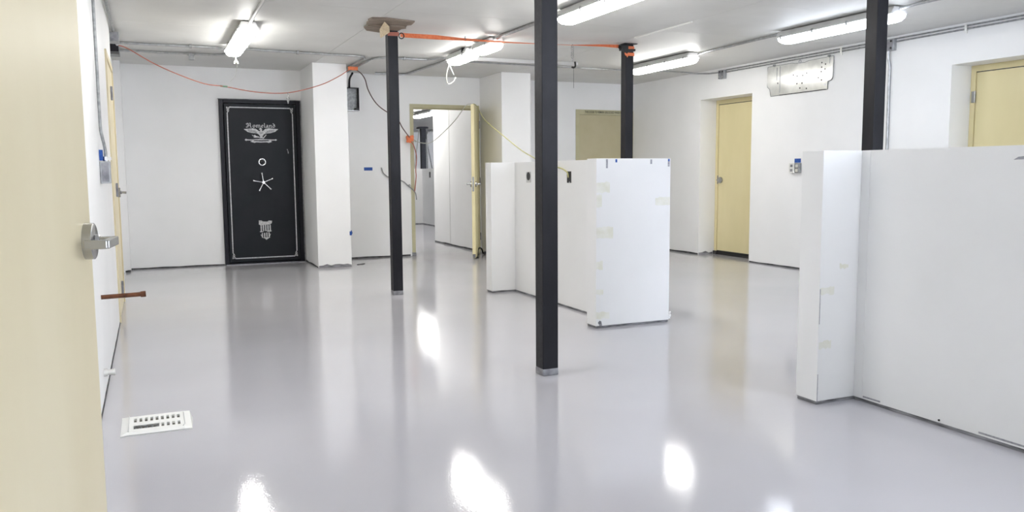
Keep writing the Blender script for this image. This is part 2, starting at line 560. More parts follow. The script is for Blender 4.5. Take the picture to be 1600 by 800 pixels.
# --- open doorway in the back wall
door = struct_root('door_3', ((D0 + D1) / 2, YB, 0), 'open cream door and frame leading to the rear room', 'door')
w = MB()
for (x0, x1, z0, z1) in ((D0 - 0.05, D0, 0.05, DZ + 0.05), (D1, D1 + 0.05, 0.02, DZ + 0.05), (D0, D1, DZ, DZ + 0.05)):
    w.box(x0, x1, YB - 0.014, YB + 0.15, z0, z1)
w.box(D0, D0 + 0.014, YB + 0.05, YB + 0.10, 0.05, DZ)
w.box(D0, D1, YB + 0.05, YB + 0.10, DZ - 0.014, DZ)
w.build('door_frame', M['frame'], door)
MB().box(D0 - 0.052, D0 + 0.002, YB - 0.03, YB + 0.02, 0, 0.052).build('frame_foot', M['grey_gap'], door, bevel=0.002)
hp, ep = Vector((4.452, 11.415, 0)), Vector((4.058, 10.592, 0))
d = (ep - hp).normalized()
n = Vector((d.y, -d.x, 0))          # left-hand face of the open leaf
L = (ep - hp).length
MB().obox(hp + d * L / 2 + Vector((0, 0, 1.071)) - n * 0.0225, d * L / 2, n * 0.0225, (0, 0, 1.055)).build('leaf', M['cream'], door, bevel=0.002)
MB().obox(ep + d * 0.001 - n * 0.0225 + Vector((0, 0, 1.04)), d * 0.0015, n * 0.012, (0, 0, 0.10)).build('lock_plate', M['satin'], door)
c = hp + d * (L - 0.07) + Vector((0, 0, 1.04))
lever(door, c, n, -d, 'satin', False, 0.9)
lever(door, c - n * 0.045, -n, -d, 'satin', False, 0.9)
MB().obox(ep + d * 0.001 - n * 0.0225 + Vector((0, 0, 0.045)), d * 0.002, n * 0.020, (0, 0, 0.026)).build('sweep', M['grey_gap'], door)
for z in (1.9, 1.07, 0.25):
    MB().cone(hp - n * 0.05 + Vector((0, 0, z - 0.055)), hp - n * 0.05 + Vector((0, 0, z + 0.055)), 0.008, 0.008, 10).build('hinge', M['raw_steel'], door)

# --- drab door behind the far post, lettering on its head
door = struct_root('door_4', ((T0 + T1) / 2, YB, 0), 'drab door by far corner with lettering over it', 'door')
w = MB()
for (x0, x1, z0, z1) in ((T0 - 0.06, T0 - 0.005, 0, 2.165), (T1 + 0.005, T1 + 0.055, 0, 2.165), (T0 - 0.005, T1 + 0.005, 2.09, 2.165)):
    w.box(x0, x1, YB - 0.014, YB + 0.09, z0, z1)
w.build('door_frame', M['frame'], door)
MB().box(T0 - 0.005, T1 + 0.005, YB + 0.02, YB + 0.065, 0.012, 2.088).build('leaf', M['olive'], door)
lever(door, (T1 - 0.08, YB + 0.02, 1.04), (0, -1, 0), (-1, 0, 0), 'satin', False)
fc = bpy.data.curves.new('lettering', 'FONT')
fc.body = 'THIS DOOR TO REMAIN UNLOCKED WHEN OCCUPIED'
fc.size = 0.052
fc.extrude = 0.0006
fc.offset = 0.0005
to = bpy.data.objects.new('lettering_source', fc)
COL.objects.link(to)
dg = bpy.context.evaluated_depsgraph_get()
tm = bpy.data.meshes.new_from_object(to.evaluated_get(dg))
bpy.data.objects.remove(to)
xs = [v.co.x for v in tm.vertices]
sx = 0.80 / (max(xs) - min(xs))
for v in tm.vertices:
    v.co = Vector((6.285 + (v.co.x - min(xs)) * sx, YB - 0.0155 - v.co.z, 2.112 + v.co.y)) - Vector(door['_w'])
tm.materials.clear()
tm.materials.append(M['print_black'])
tm.name = 'lettering'
lo = bpy.data.objects.new('lettering', tm)
COL.objects.link(lo)
lo.parent = door


# --- two doors in the recesses of the right wall
def recess_door(name, y0, y1, ztop, label, lever_y=None, hinges=None, foot=True):
    door = struct_root(name, (XR + RD, (y0 + y1) / 2, 0), label, 'door')
    x0 = XR + RD
    w = MB()
    w.box(x0, x0 + 0.06, y0 + 0.001, y0 + 0.05, 0.045, ztop - 0.001)
    w.box(x0, x0 + 0.06, y1 - 0.05, y1 - 0.001, 0.045, ztop - 0.001)
    w.box(x0, x0 + 0.06, y0 + 0.05, y1 - 0.05, ztop - 0.06, ztop - 0.001)
    w.build('door_frame', M['cream'], door)
    MB().box(x0 + 0.012, x0 + 0.055, y0 + 0.053, y1 - 0.053, 0.055, ztop - 0.067).build('leaf', M['cream'], door, bevel=0.002)
    MB().box(x0 + 0.011, x0 + 0.013, y0 + 0.05, y1 - 0.05, ztop - 0.068, ztop - 0.060).build('shadow_gap', M['dark'], door)
    if foot:
        MB().box(x0 - 0.012, x0 + 0.058, y0 + 0.052, y1 - 0.052, 0.0, 0.022).build('threshold', M['black'], door)
        MB().box(x0 + 0.008, x0 + 0.02, y0 + 0.052, y1 - 0.052, 0.022, 0.058).build('sweep', M['black'], door)
        MB().box(x0 - 0.022, x0 + 0.02, y1 - 0.055, y1 - 0.001, 0.0, 0.05).build('frame_foot', M['dark'], door)
    if lever_y:
        lever(door, (x0 + 0.012, lever_y, 1.065), (-1, 0, 0), (0, -1, 0), 'satin', False)
        MB().box(x0 - 0.001, x0 + 0.014, y1 - 0.056, y1 - 0.048, 1.01, 1.13).build('strike_plate', M['raw_steel'], door)
    for (y, z) in hinges or ():
        w = MB().cone((x0 - 0.004, y, z - 0.057), (x0 - 0.004, y, z + 0.057), 0.010, 0.010, 10)
        w.box(x0 - 0.003, x0 + 0.004, y, y + 0.038, z - 0.055, z + 0.055)
        w.build('hinge', M['satin'], door)
    return door


recess_door('door_5', A0, A1, AZ, 'cream door in the far recess of right wall with lever', A1 - 0.115)
recess_door('door_6', B0, B1, BZ, 'cream door in the near recess of right wall, hinges showing', None,
            [(B1 - 0.052, 1.90), (B1 - 0.052, 1.09), (B1 - 0.052, 0.28)])


# ================================================================ VAULT DOOR
vault = thing('vault_door', 'black steel vault door with silver eagle emblem and five-spoke handle', 'vault door', (1.386, YB, 0))
w = MB()
VX0, VX1, VZ = 0.868, 1.903, 2.174
w.box(VX0, VX0 + 0.055, YB - 0.05, YB - 0.001, 0.0, VZ)
w.box(VX1 - 0.055, VX1, YB - 0.05, YB - 0.001, 0.0, VZ)
w.box(VX0 + 0.055, VX1 - 0.055, YB - 0.05, YB - 0.001, VZ - 0.05, VZ)
w.box(VX0 + 0.055, VX1 - 0.055, YB - 0.05, YB - 0.001, 0.0, 0.03)
w.build('frame', M['vault_frame'], vault, bevel=0.006)
yf = YB - 0.068
MB().box(VX0 + 0.058, VX1 - 0.058, yf, YB - 0.002, 0.034, VZ - 0.056).build('leaf', M['vault'], vault, bevel=0.008)
w = MB()
w.box(VX0 - 0.008, VX1 + 0.008, YB - 0.045, YB - 0.001, VZ, VZ + 0.008)
w.box(VX1, VX1 + 0.008, YB - 0.045, YB - 0.001, 0.0, VZ)
w.build('edge_trim', M['grey_gap'], vault)
MB().box(VX0 + 0.01, VX1, YB - 0.075, YB - 0.05, 0.0, 0.010).build('sill', M['raw_steel'], vault)


class Flat(MB):
    """flat print on a plane facing the room, drawn with a slanted nib"""

    def __init__(self, y):
        super().__init__()
        self.y = y

    def poly(self, pts):
        self.y -= 0.000012      # each later shape a hair proud of the one before
        return self.add([(x, self.y, z) for x, z in pts], [tuple(range(len(pts)))])

    def stroke(self, pts, wdt, ang=None):
        for a, b_ in zip(pts, pts[1:]):
            if ang is None:
                dx, dz = b_[0] - a[0], b_[1] - a[1]
                l = math.hypot(dx, dz) or 1
                nx, nz = -dz / l * wdt / 2, dx / l * wdt / 2
            else:
                nx, nz = math.cos(ang) * wdt / 2, math.sin(ang) * wdt / 2
            self.poly([(a[0] - nx, a[1] - nz), (b_[0] - nx, b_[1] - nz), (b_[0] + nx, b_[1] + nz), (a[0] + nx, a[1] + nz)])
        return self


yp = yf - 0.0012
# pinstripe border with curled corners
f = Flat(yp)
bx0, bx1, bz0, bz1 = 0.968, 1.796, 0.088, 2.070
f.stroke([(bx0 + 0.03, bz1), (bx1 - 0.03, bz1)], 0.014).stroke([(bx0 + 0.03, bz0), (bx1 - 0.03, bz0)], 0.014)
f.stroke([(bx0, bz0 + 0.07), (bx0, bz1 - 0.07)], 0.014).stroke([(bx1, bz0 + 0.07), (bx1, bz1 - 0.07)], 0.014)
f.build('border_line', M['silver_print'], vault)
for cx, sxn in ((bx0, 1), (bx1, -1)):
    for cz, szn in ((bz1, -1), (bz0, 1)):
        f = Flat(yp)
        P = lambda a, b_: (cx + sxn * a, cz + szn * b_)
        f.stroke([P(0.03, 0.0), P(0.012, 0.008), P(-0.008, -0.002), P(-0.004, 0.018), P(0.016, 0.026), P(0.020, 0.044), P(0.002, 0.07)], 0.008)
        f.stroke([P(0.03, 0.012), P(0.02, 0.02), P(0.006, 0.03), P(0.0, 0.05), P(0.016, 0.06)], 0.007)
        f.stroke([P(-0.006, 0.03), P(0.004, 0.045), P(0.012, 0.066)], 0.006)
        f.build('corner_flourish', M['silver_print'], vault)

# blackletter name: strokes of a nib held at 40 degrees, unit = x-height 0.6, cap 1.0
GL = {
    'H': (1.22, [[(0.02, 0.74), (0.10, 0.92), (0.26, 0.98), (0.40, 0.88)], [(0.40, 0.96), (0.40, 0.12), (0.28, 0.0), (0.08, 0.02), (0.02, 0.10)], [(0.12, 0.86), (0.16, 0.66), (0.10, 0.56)],
                 [(0.40, 0.52), (0.66, 0.54), (0.80, 0.48)], [(0.66, 1.02), (0.82, 0.88), (0.80, 0.10), (0.94, 0.0), (1.08, 0.10)], [(0.66, 1.02), (0.58, 0.90)], [(0.14, 0.28), (0.40, 0.34)]]),
    'o': (0.56, [[(0.08, 0.50), (0.08, 0.12), (0.24, 0.0), (0.42, 0.12), (0.42, 0.46), (0.24, 0.60), (0.08, 0.50)]]),
    'm': (0.98, [[(0.02, 0.52), (0.12, 0.58), (0.14, 0.08), (0.20, 0.0)], [(0.14, 0.48), (0.34, 0.60), (0.44, 0.50), (0.44, 0.08), (0.50, 0.0)],
                 [(0.44, 0.48), (0.64, 0.60), (0.76, 0.50), (0.76, 0.08), (0.86, 0.0), (0.92, 0.06)]]),
    'e': (0.52, [[(0.40, 0.10), (0.24, 0.0), (0.08, 0.12), (0.08, 0.48), (0.24, 0.60), (0.40, 0.50), (0.36, 0.36), (0.10, 0.28)]]),
    'l': (0.34, [[(0.04, 0.92), (0.14, 1.0), (0.14, 0.10), (0.24, 0.0), (0.30, 0.06)]]),
    'a': (0.60, [[(0.10, 0.50), (0.24, 0.60), (0.40, 0.50), (0.40, 0.10), (0.50, 0.0), (0.56, 0.06)], [(0.40, 0.30), (0.18, 0.32), (0.08, 0.16), (0.20, 0.0), (0.40, 0.12)]]),
    'n': (0.68, [[(0.02, 0.52), (0.12, 0.58), (0.14, 0.08), (0.20, 0.0)], [(0.14, 0.48), (0.34, 0.60), (0.46, 0.50), (0.46, 0.10), (0.56, 0.0), (0.62, 0.06)]]),
    'd': (0.58, [[(0.06, 0.94), (0.20, 0.90), (0.42, 0.60), (0.42, 0.14), (0.24, 0.0), (0.08, 0.14), (0.08, 0.46), (0.24, 0.56), (0.42, 0.46)]]),
}
f = Flat(yp)
word = 'Homeland'
tot = sum(GL[ch][0] for ch in word)
s_x, s_z, px = (1.572 - 1.196) / tot, 0.056, 1.196
for ch in word:
    wd, strokes = GL[ch]
    for st in strokes:
        f.stroke([(px + a * s_x, 1.812 + b_ * s_z) for a, b_ in st], 0.0100, math.radians(40))
        f.stroke([(px + a * s_x, 1.812 + b_ * s_z) for a, b_ in st], 0.0030)
    px += wd * s_x
f.build('lettering', M['silver_print'], vault)

# spread eagle over a ribbon
f = Flat(yp)
f.poly([(1.166, 1.789), (1.282, 1.801), (1.318, 1.795), (1.348, 1.771), (1.384, 1.759), (1.384, 1.727), (1.346, 1.727), (1.322, 1.736), (1.261, 1.741), (1.213, 1.753)])
f.poly([(1.384, 1.759), (1.409, 1.768), (1.441, 1.797), (1.485, 1.804), (1.605, 1.793), (1.563, 1.758), (1.507, 1.741), (1.445, 1.734), (1.42, 1.724), (1.384, 1.727)])
f.poly([(1.355, 1.793), (1.38, 1.807), (1.398, 1.797), (1.396, 1.760), (1.372, 1.760), (1.373, 1.778)])
f.poly([(1.346, 1.727), (1.42, 1.724), (1.401, 1.699), (1.403, 1.674), (1.363, 1.673), (1.37, 1.698)])
f.poly([(1.264, 1.719), (1.287, 1.704), (1.303, 1.717), (1.321, 1.701), (1.351, 1.695), (1.369, 1.68), (1.283, 1.679), (1.296, 1.691), (1.272, 1.704)])
f.poly([(1.444, 1.721), (1.454, 1.718), (1.412, 1.667), (1.399, 1.67)])
f.poly([(1.173, 1.649), (1.189, 1.665), (1.204, 1.656), (1.276, 1.655), (1.313, 1.66), (1.375, 1.664), (1.454, 1.658), (1.56, 1.656), (1.569, 1.662), (1.585, 1.652),
        (1.569, 1.638), (1.559, 1.645), (1.497, 1.643), (1.467, 1.649), (1.38, 1.645), (1.294, 1.646), (1.276, 1.641), (1.203, 1.642), (1.191, 1.634)])
f.poly([(1.242, 1.627), (1.276, 1.641), (1.3, 1.634), (1.379, 1.631), (1.466, 1.635), (1.491, 1.643), (1.522, 1.629), (1.477, 1.611), (1.453, 1.62), (1.379, 1.616), (1.312, 1.619), (1.299, 1.61)])
eagle = f.build('eagle_emblem', M['silver_print'], vault)
def etch(name, pts, wdt):
    f = Flat(yp - 0.0009)
    f.stroke(pts, wdt)
    f.build(name, M['vault'], eagle)


for k in range(4):
    for mx in (-1, 1):
        X = lambda x: x if mx < 0 else 2 * 1.386 - x
        etch('feather_line', [(X(1.340 - 0.008 * k), 1.737 + 0.0085 * k), (X(1.285 - 0.004 * k), 1.750 + 0.0095 * k), (X(1.225 - 0.006 * k), 1.759 + 0.0085 * k)], 0.0030)
for k in range(3):
    etch('ribbon_line', [(1.30 + 0.05 * k, 1.6535), (1.335 + 0.05 * k, 1.6535)], 0.0025)
etch('breast_line', [(1.355, 1.752), (1.384, 1.746), (1.413, 1.752)], 0.004)
etch('breast_line', [(1.36, 1.738), (1.384, 1.733), (1.408, 1.738)], 0.003)
etch('eye_line', [(1.368, 1.787), (1.392, 1.789)], 0.003)

# broken fluted column low on the door
f = Flat(yp)
f.poly([(1.312, 0.584), (1.346, 0.583), (1.361, 0.569), (1.423, 0.566), (1.439, 0.58), (1.483, 0.576), (1.477, 0.546), (1.46, 0.528), (1.331, 0.52), (1.310, 0.53)])
for k in range(5):
    x = 1.338 + k * 0.029
    f.poly([(x - 0.0085, 0.522), (x + 0.0085, 0.522), (x + 0.009, 0.437 + 0.003 * k), (x - 0.007, 0.433 + 0.003 * k)])
    if k < 4:
        f.poly([(x + 0.004, 0.412 + 0.003 * k), (x + 0.020, 0.415 + 0.003 * k), (x + 0.020, 0.352), (x + 0.006, 0.352)])
f.poly([(1.317, 0.440), (1.362, 0.436), (1.362, 0.427), (1.324, 0.427)])
f.poly([(1.40, 0.446), (1.470, 0.446), (1.470, 0.434), (1.42, 0.430)])
f.poly([(1.342, 0.355), (1.454, 0.355), (1.43, 0.343), (1.40, 0.322), (1.378, 0.343)])
f.stroke([(1.331, 0.395), (1.345, 0.37)], 0.008).stroke([(1.455, 0.40), (1.440, 0.365)], 0.008)
f.build('column_emblem', M['silver_print'], vault)
f = Flat(yp)
f.stroke([(1.712, 1.531), (1.722, 1.505), (1.727, 1.472)], 0.012)
f.build('scratch', M['grey_gap'], vault)

# combination dial and spoked handle
w = MB().torus((1.382, yf - 0.014, 1.358), (0, 1, 0), 0.041, 0.012, 28, 10)
dial = w.build('dial', M['chrome'], vault, smooth=True)
w = MB().cone((1.382, yf - 0.001, 1.358), (1.382, yf - 0.012, 1.358), 0.034, 0.034, 24)
w.build('dial_face', M['black'], dial)
w = MB().cone((1.376, yf - 0.012, 1.352), (1.376, yf - 0.045, 1.352), 0.016, 0.013, 16)
w.build('dial_knob', M['vault'], dial, smooth=True)
hub = Vector((1.385, yf - 0.055, 1.09))
w = MB().cone((1.385, yf, 1.09), (1.385, yf - 0.045, 1.09), 0.030, 0.022, 18).cone((1.385, yf - 0.045, 1.09), (1.385, yf - 0.068, 1.09), 0.024, 0.016, 18)
hd = w.build('handle', M['chrome'], vault, smooth=True)
for (x, z) in ((1.367, 1.217), (1.506, 1.141), (1.479, 0.996), (1.327, 0.979), (1.253, 1.114)):
    e = Vector((x, yf - 0.055, z))
    w = MB().cone(hub, hub.lerp(e, 0.72), 0.0075, 0.0065, 10).cone(hub.lerp(e, 0.70), e, 0.0075, 0.0115, 10)
    w.build('spoke', M['chrome'], hd, smooth=True)


# ================================================================ STEEL POSTS
def post(name, x0, y0, s, label, collar=True):
    t = thing('steel_post', label, 'post', (x0 + s / 2, y0 + s / 2, 0), 'black square steel posts')
    MB().box(x0, x0 + s, y0, y0 + s, 0.040 if collar else 0.004, H - 0.008).build('shaft', M['black_steel'], t, bevel=0.004)
    MB().box(x0 - 0.001, x0 + s + 0.001, y0 - 0.001, y0 + s + 0.001, 0.001, 0.041).build('bare_foot', M['raw_steel'], t, bevel=0.003)
    MB().box(x0 - 0.03, x0 + s + 0.03, y0 - 0.03, y0 + s + 0.03, H - 0.008, H - 0.0005).build('cap_plate', M['black_steel'], t)
    return t


post('steel_post', 2.0702, 4.2667, 0.1006, 'nearest black post, standing alone on the open floor with bare grey foot')
post('steel_post', 2.154, 7.8068, 0.0985, 'black post with brown boards and a wedge packed at its top')
post('steel_post', 4.800, 7.807, 0.0985, 'black post behind the middle partition with orange strap ratchet at its top')
post('steel_post', 4.634, 4.267, 0.1006, 'black post rising behind the near right partition by the long lamp')
tt = post('steel_post', 7.555, 23.9, 0.145, 'distant black post in the rear room seen through the doorway')
MB().box(7.475, 7.755, 23.82, 24.12, 2.525, 2.571).build('flared_collar', M['black_steel'], tt)

# packing at the top of the second post
bd = MB()
bd.prism([(1.935, 7.67), (1.905, 7.655), (1.910, 7.60), (1.885, 7.55), (1.895, 7.50), (1.866, 7.42), (1.88, 7.315), (2.005, 7.285), (2.10, 7.31), (2.283, 7.356), (2.30, 7.52), (2.27, 7.55), (2.283, 7.64), (2.19, 7.70), (2.119, 7.79), (2.03, 7.72)],
         lambda p: (p[0], p[1], H - 0.001), lambda p: (p[0], p[1], H - 0.013))
tag(bd.build('packing_board', M['wood'], origin=(2.1, 7.5, H - 0.01)), 'torn brown board pressed against the ceiling at the strapped post', 'board')
bd = MB()
bd.prism([(1.905, 7.74), (1.93, 7.66), (1.99, 7.60), (2.12, 7.56), (2.26, 7.58), (2.29, 7.66), (2.25, 7.72), (2.26, 7.95), (2.10, 7.96), (1.97, 7.90)],
         lambda p: (p[0], p[1], H - 0.0135), lambda p: (p[0], p[1], H - 0.023))
tag(bd.build('packing_board', M['wood'], origin=(2.1, 7.75, H - 0.02)), 'lower brown board, under the torn one at the same post', 'board')
wd = MB()
wp = [(2.020, 7.43, 2.566), (2.005, 7.55, 2.516), (2.036, 7.65, 2.460), (2.112, 7.62, 2.512), (2.075, 7.50, 2.545)]
wd.add(wp + [(x + 0.014, y + 0.020, z - 0.001) for x, y, z in wp], [(0, 1, 2, 3, 4), (9, 8, 7, 6, 5)] + [(i, 5 + i, 5 + (i + 1) % 5, (i + 1) % 5) for i in range(5)])
tag(wd.build('wood_wedge', M['pale_wood'], origin=(2.07, 7.66, 2.51)), 'pale wooden wedge driven in at the corner of the boarded post', 'wedge')

# ================================================================ RATCHET STRAP
st = thing('ratchet_strap', 'orange ratchet strap stretched between two black posts under the ceiling', 'strap', (3.5, 7.83, 2.53))


def webbing(path):
    """path: (centre, half-width vector); thin flat band"""
    m = MB()
    vs, fs = [], []
    for i, (c, hw) in enumerate(path):
        c, hw = Vector(c), Vector(hw)
        dn = (Vector(path[min(i + 1, len(path) - 1)][0]) - Vector(path[max(i - 1, 0)][0])).normalized()
        t = dn.cross(hw).normalized() * 0.0012
        vs += [c - hw - t, c + hw - t, c + hw + t, c - hw + t]
    for i in range(len(path) - 1):
        for j in range(4):
            fs.append((4 * i + j, 4 * i + (j + 1) % 4, 4 * i + 4 + (j + 1) % 4, 4 * i + 4 + j))
    k = 4 * (len(path) - 1)
    fs += [(0, 1, 2, 3), (k + 3, k + 2, k + 1, k)]
    return m.add(vs, fs)


pts = [(2.30, 2.524), (2.637, 2.524), (2.918, 2.520), (3.461, 2.518), (3.9, 2.524), (4.155, 2.530), (4.512, 2.545), (4.73, 2.548)]
tw = [0.45, 0.35, 0.9, 1.2, 1.42, 1.35, 0.95, 0.6]      # twist of the band, radians from vertical
webbing([((x, 7.83, z), (0, math.sin(a) * 0.024, math.cos(a) * 0.024)) for (x, z), a in zip(pts, tw)]).build('webbing', M['orange'], st)
e = 0.003
webbing([((2.26, 7.80 - e, 2.526), (0, 0, 0.018)), ((2.148, 7.80 - e, 2.523), (0, 0, 0.018))]).build('wrap', M['red_cord'], st)
MB().torus((2.285, 7.80, 2.512), (0, 1, 0.15), 0.026, 0.005, 20, 6).build('hook_ring', M['black'], st, smooth=True)
webbing([((2.275, 7.80, 2.522), (0, 0, 0.020)), ((2.33, 7.825, 2.524), (0, 0.008, 0.022))]).build('loop', M['orange'], st)
for i, z in enumerate((2.535, 2.466)):
    webbing([((4.79, 7.803 - e, z), (0, 0, 0.017)), ((4.902, 7.803 - e, z), (0, 0, 0.017)), ((4.9025, 7.92, z), (0, 0, 0.017))]).build('wrap', M['orange'], st)
w = MB()
w.obox((4.765, 7.79, 2.53), (0.045, 0, 0.006), (0, 0.02, 0), (0, 0, 0.022))
w.obox((4.845, 7.785, 2.505), (0.055, 0, 0.004), (0, 0.014, 0), (0, 0, 0.012))
w.obox((4.775, 7.785, 2.495), (0.03, 0, -0.014), (0, 0.014, 0), (0.004, 0, 0.012))
w.torus((4.725, 7.80, 2.533), (0, 1, 0), 0.018, 0.006, 14, 6)
w.cone((4.74, 7.76, 2.51), (4.74, 7.83, 2.51), 0.012, 0.012, 12)
w.build('ratchet', M['black'], st, smooth=False)
webbing([((4.775, 7.79, 2.478), (0, 0, 0.016)), ((4.80, 7.79, 2.462), (0, 0, 0.016)), ((4.815, 7.79, 2.44), (0.006, 0, 0.012))]).build('tail', M['orange'], st)

# things hung from the strap
w = MB()
z = 2.512
i = 0
while z > 2.40:
    ax = (0, 1, 0) if i % 2 == 0 else (1, 0, 0)
    w.torus((4.148, 7.83, z), ax, 0.0075, 0.0022, 10, 5)
    w.torus((4.168, 7.83, z), ax, 0.0075, 0.0022, 10, 5)
    z -= 0.0125
    i += 1
w.tube([(4.148, 7.83, z + 0.004), (4.158, 7.83, z - 0.012), (4.168, 7.83, z + 0.004)], 0.0035, 6)
w.tube([(4.158, 7.83, z - 0.01), (4.157, 7.83, z - 0.04)], 0.003, 6)
w.torus((4.158, 7.83, 2.520), (1, 0, 0), 0.016, 0.003, 12, 5)
tag(w.build('hanging_chain', M['dull_galv'], origin=(4.158, 7.83, 2.52)), 'short looped steel chain hanging from the orange strap', 'chain')
w = MB().tube([(2.951, 7.83, 2.545), (2.950, 7.83, 2.40), (2.952, 7.83, 2.385)], 0.0025, 6)
w.torus((2.951, 7.83, 2.533), (1, 0, 0), 0.018, 0.0025, 12, 5)
tag(w.build('hanging_wire', M['dull_galv'], origin=(2.951, 7.83, 2.5)), 'thin straight wire hanging from the orange strap near the small lamps', 'wire')


# ================================================================ LAMPS
def lamp(x, y0, y1, label, clips, cool=False, width=0.16, zb=2.445, group='white wraparound strip lights', k_=1.0):
    t = thing('strip_light', label, 'lamp', (x, (y0 + y1) / 2, H), group)
    hw = width / 2
    w = MB()
    zt, zm = H - 0.012, zb + 0.062
    prof = [(-hw * 0.80, zt), (hw * 0.80, zt), (hw * 1.15, zm + 0.006), (hw * 1.15, zm - 0.003), (-hw * 1.15, zm - 0.003), (-hw * 1.15, zm + 0.006)]
    n = len(prof)
    vs = [(x + a, y, b_) for y in (y0 + 0.012, y1 - 0.012) for a, b_ in prof]
    w.add(vs, [tuple(range(n)), tuple(range(n, 2 * n))] + [(i, (i + 1) % n, n + (i + 1) % n, n + i) for i in range(n)])
    w.box(x - 0.03, x + 0.03, y0 + 0.2, y0 + 0.26, zt, H)
    w.box(x - 0.03, x + 0.03, y1 - 0.26, y1 - 0.2, zt, H)
    w.build('housing', M['housing'], t, bevel=0.004)
    # lens: half-round trough with tapered ends
    w = MB()
    secs = [(0.0, 0.72, 0.30), (0.018, 0.90, 0.70), (0.05, 1.0, 0.95), (0.09, 1.0, 1.0)]
    L = y1 - y0
    ys = [(y0 + a, b_, c) for a, b_, c in secs] + [(y1 - a, b_, c) for a, b_, c in reversed(secs)]
    k = 9
    vs, fs = [], []
    for (y, sw, sd) in ys:
        for i in range(k):
            th = PI * i / (k - 1)
            cx = math.copysign(abs(math.cos(th)) ** 0.6, math.cos(th))
            vs.append((x - hw * sw * cx, y, zm - (zm - zb) * sd * math.sin(th) ** 0.7))
    for j in range(len(ys) - 1):
        for i in range(k - 1):
            fs.append((j * k + i, j * k + i + 1, (j + 1) * k + i + 1, (j + 1) * k + i))
        fs.append((j * k, (j + 1) * k, (j + 1) * k + k - 1, j * k + k - 1))
    fs += [tuple(range(k)), tuple((len(ys) - 1) * k + i for i in range(k))]
    w.add(vs, fs)
    w.build('lens', lens_mat(cool, k_), t, smooth=True)
    m = max(1, clips)
    for i in range(m):
        y = y0 + 0.08 + (L - 0.16) * (i / (m - 1) if m > 1 else 0.5)
        for s in (-1, 1):
            MB().obox((x + s * hw * 1.155, y, zm - 0.003), (0.003, 0, 0), (0, 0.010, 0), (0, 0, 0.020)).build('clip', M['dull_galv'], t)
    return t


lamp(0.885, 7.86, 9.40, 'strip light over the vault door side, trailing a loose cable end', 4, k_=1.2)
lamp(3.33, 8.60, 9.26, 'small strip light, the farther of the short pair, wire loop below', 2, width=0.17, k_=1.3)
lamp(3.31, 7.88, 8.38, 'small strip light, the nearer of the short pair by the strap', 2, width=0.17, k_=1.1)
lamp(3.33, 5.10, 6.42, 'strip light beside the nearest black post at the top edge', 4, width=0.17, k_=1.0)
lamp(5.86, 8.03, 9.33, 'strip light right of the post with the strap ratchet', 4, width=0.17, k_=0.85)
lamp(5.87, 5.16, 6.58, 'strip light above the sheet metal plate, crossed by a black post', 4, width=0.17, cool=True, k_=0.6)
lamp(5.72, 17.15, 18.50, 'strip light in the rear room seen through the doorway', 4, k_=0.9)
# unseen fill lamps added above and behind the viewpoint and in the rear room
lamp(0.885, 3.6, 5.0, 'added unseen strip light over the left wall, above the viewpoint', 4, k_=1.15)
lamp(3.33, 1.2, 2.5, 'added unseen strip light over the near partition, above the viewpoint', 4, cool=True)
lamp(5.87, 1.2, 2.5, 'added unseen strip light over the right wall, above the viewpoint', 4, cool=True, k_=0.7)
lamp(0.885, -2.6, -1.3, 'added unseen strip light at the left behind the viewpoint', 4, k_=1.0)
lamp(4.4, -2.6, -1.3, 'added unseen strip light at the right behind the viewpoint', 4, cool=True)
lamp(3.6, 13.2, 14.5, 'added unseen strip light in the rear room just past the doorway head', 4, k_=2.0)  # this and the next two are added to brighten the rear room
lamp(8.0, 15.2, 16.5, 'added unseen strip light deep in the right of the rear room', 4, k_=2.0)
lamp(9.5, 23.0, 24.3, 'added unseen strip light over the end wall of the rear room', 4, k_=2.0)

# loose ends under two lamps
w = MB().tube([(0.90, 9.32, 2.455), (0.905, 9.32, 2.42), (0.918, 9.32, 2.392)], 0.006, 6).tube([(0.905, 9.32, 2.42), (0.895, 9.32, 2.392)], 0.006, 6)
w.cone((0.918, 9.32, 2.395), (0.925, 9.32, 2.37), 0.010, 0.008, 8).cone((0.895, 9.32, 2.395), (0.888, 9.32, 2.37), 0.010, 0.008, 8)
w.tube([(0.918, 9.32, 2.372), (0.90, 9.4, 2.26), (0.86, 9.6, 2.21)], 0.0012, 5, 5)
tag(w.build('loose_wires', M['white_cord'], origin=(0.905, 9.32, 2.42)), 'two white wire ends dangling from strip light before the vault door', 'wire')
w = MB().tube([(3.275, 9.200, 2.478), (3.240, 9.200, 2.386), (3.228, 9.200, 2.314), (3.236, 9.200, 2.248), (3.261, 9.200, 2.230), (3.297, 9.200, 2.248), (3.322, 9.200, 2.273), (3.334, 9.200, 2.296)], 0.0045, 6, 4)
w.cone((3.330, 9.200, 2.286), (3.343, 9.200, 2.309), 0.009, 0.006, 8)
tag(w.build('wire_loop', M['white_cord'], origin=(3.271, 9.200, 2.427)), 'white loop of wire hanging under the farther small strip light', 'wire')
w = MB().tube([(3.276, 9.200, 2.427), (3.294, 9.200, 2.386), (3.312, 9.200, 2.350)], 0.007, 6)
w.cone((3.310, 9.200, 2.355), (3.318, 9.200, 2.337), 0.009, 0.006, 8)
w.tube([(3.276, 9.200, 2.427), (3.271, 9.200, 2.478)], 0.004, 6)
tag(w.build('cable_plug', M['dull_galv'], origin=(3.292, 9.200, 2.396)), 'grey cable stub hanging beside the white wire loop', 'plug')
w = MB().box(3.24, 3.285, 8.70, 8.74, 2.49, 2.575)
tag(w.build('hanger_block', M['black_steel'], origin=(3.26, 8.72, 2.54), bevel=0.003), 'dark hanger block on top of the farther small strip light', 'bracket')

# ================================================================ CONDUITS
ZC = 2.561


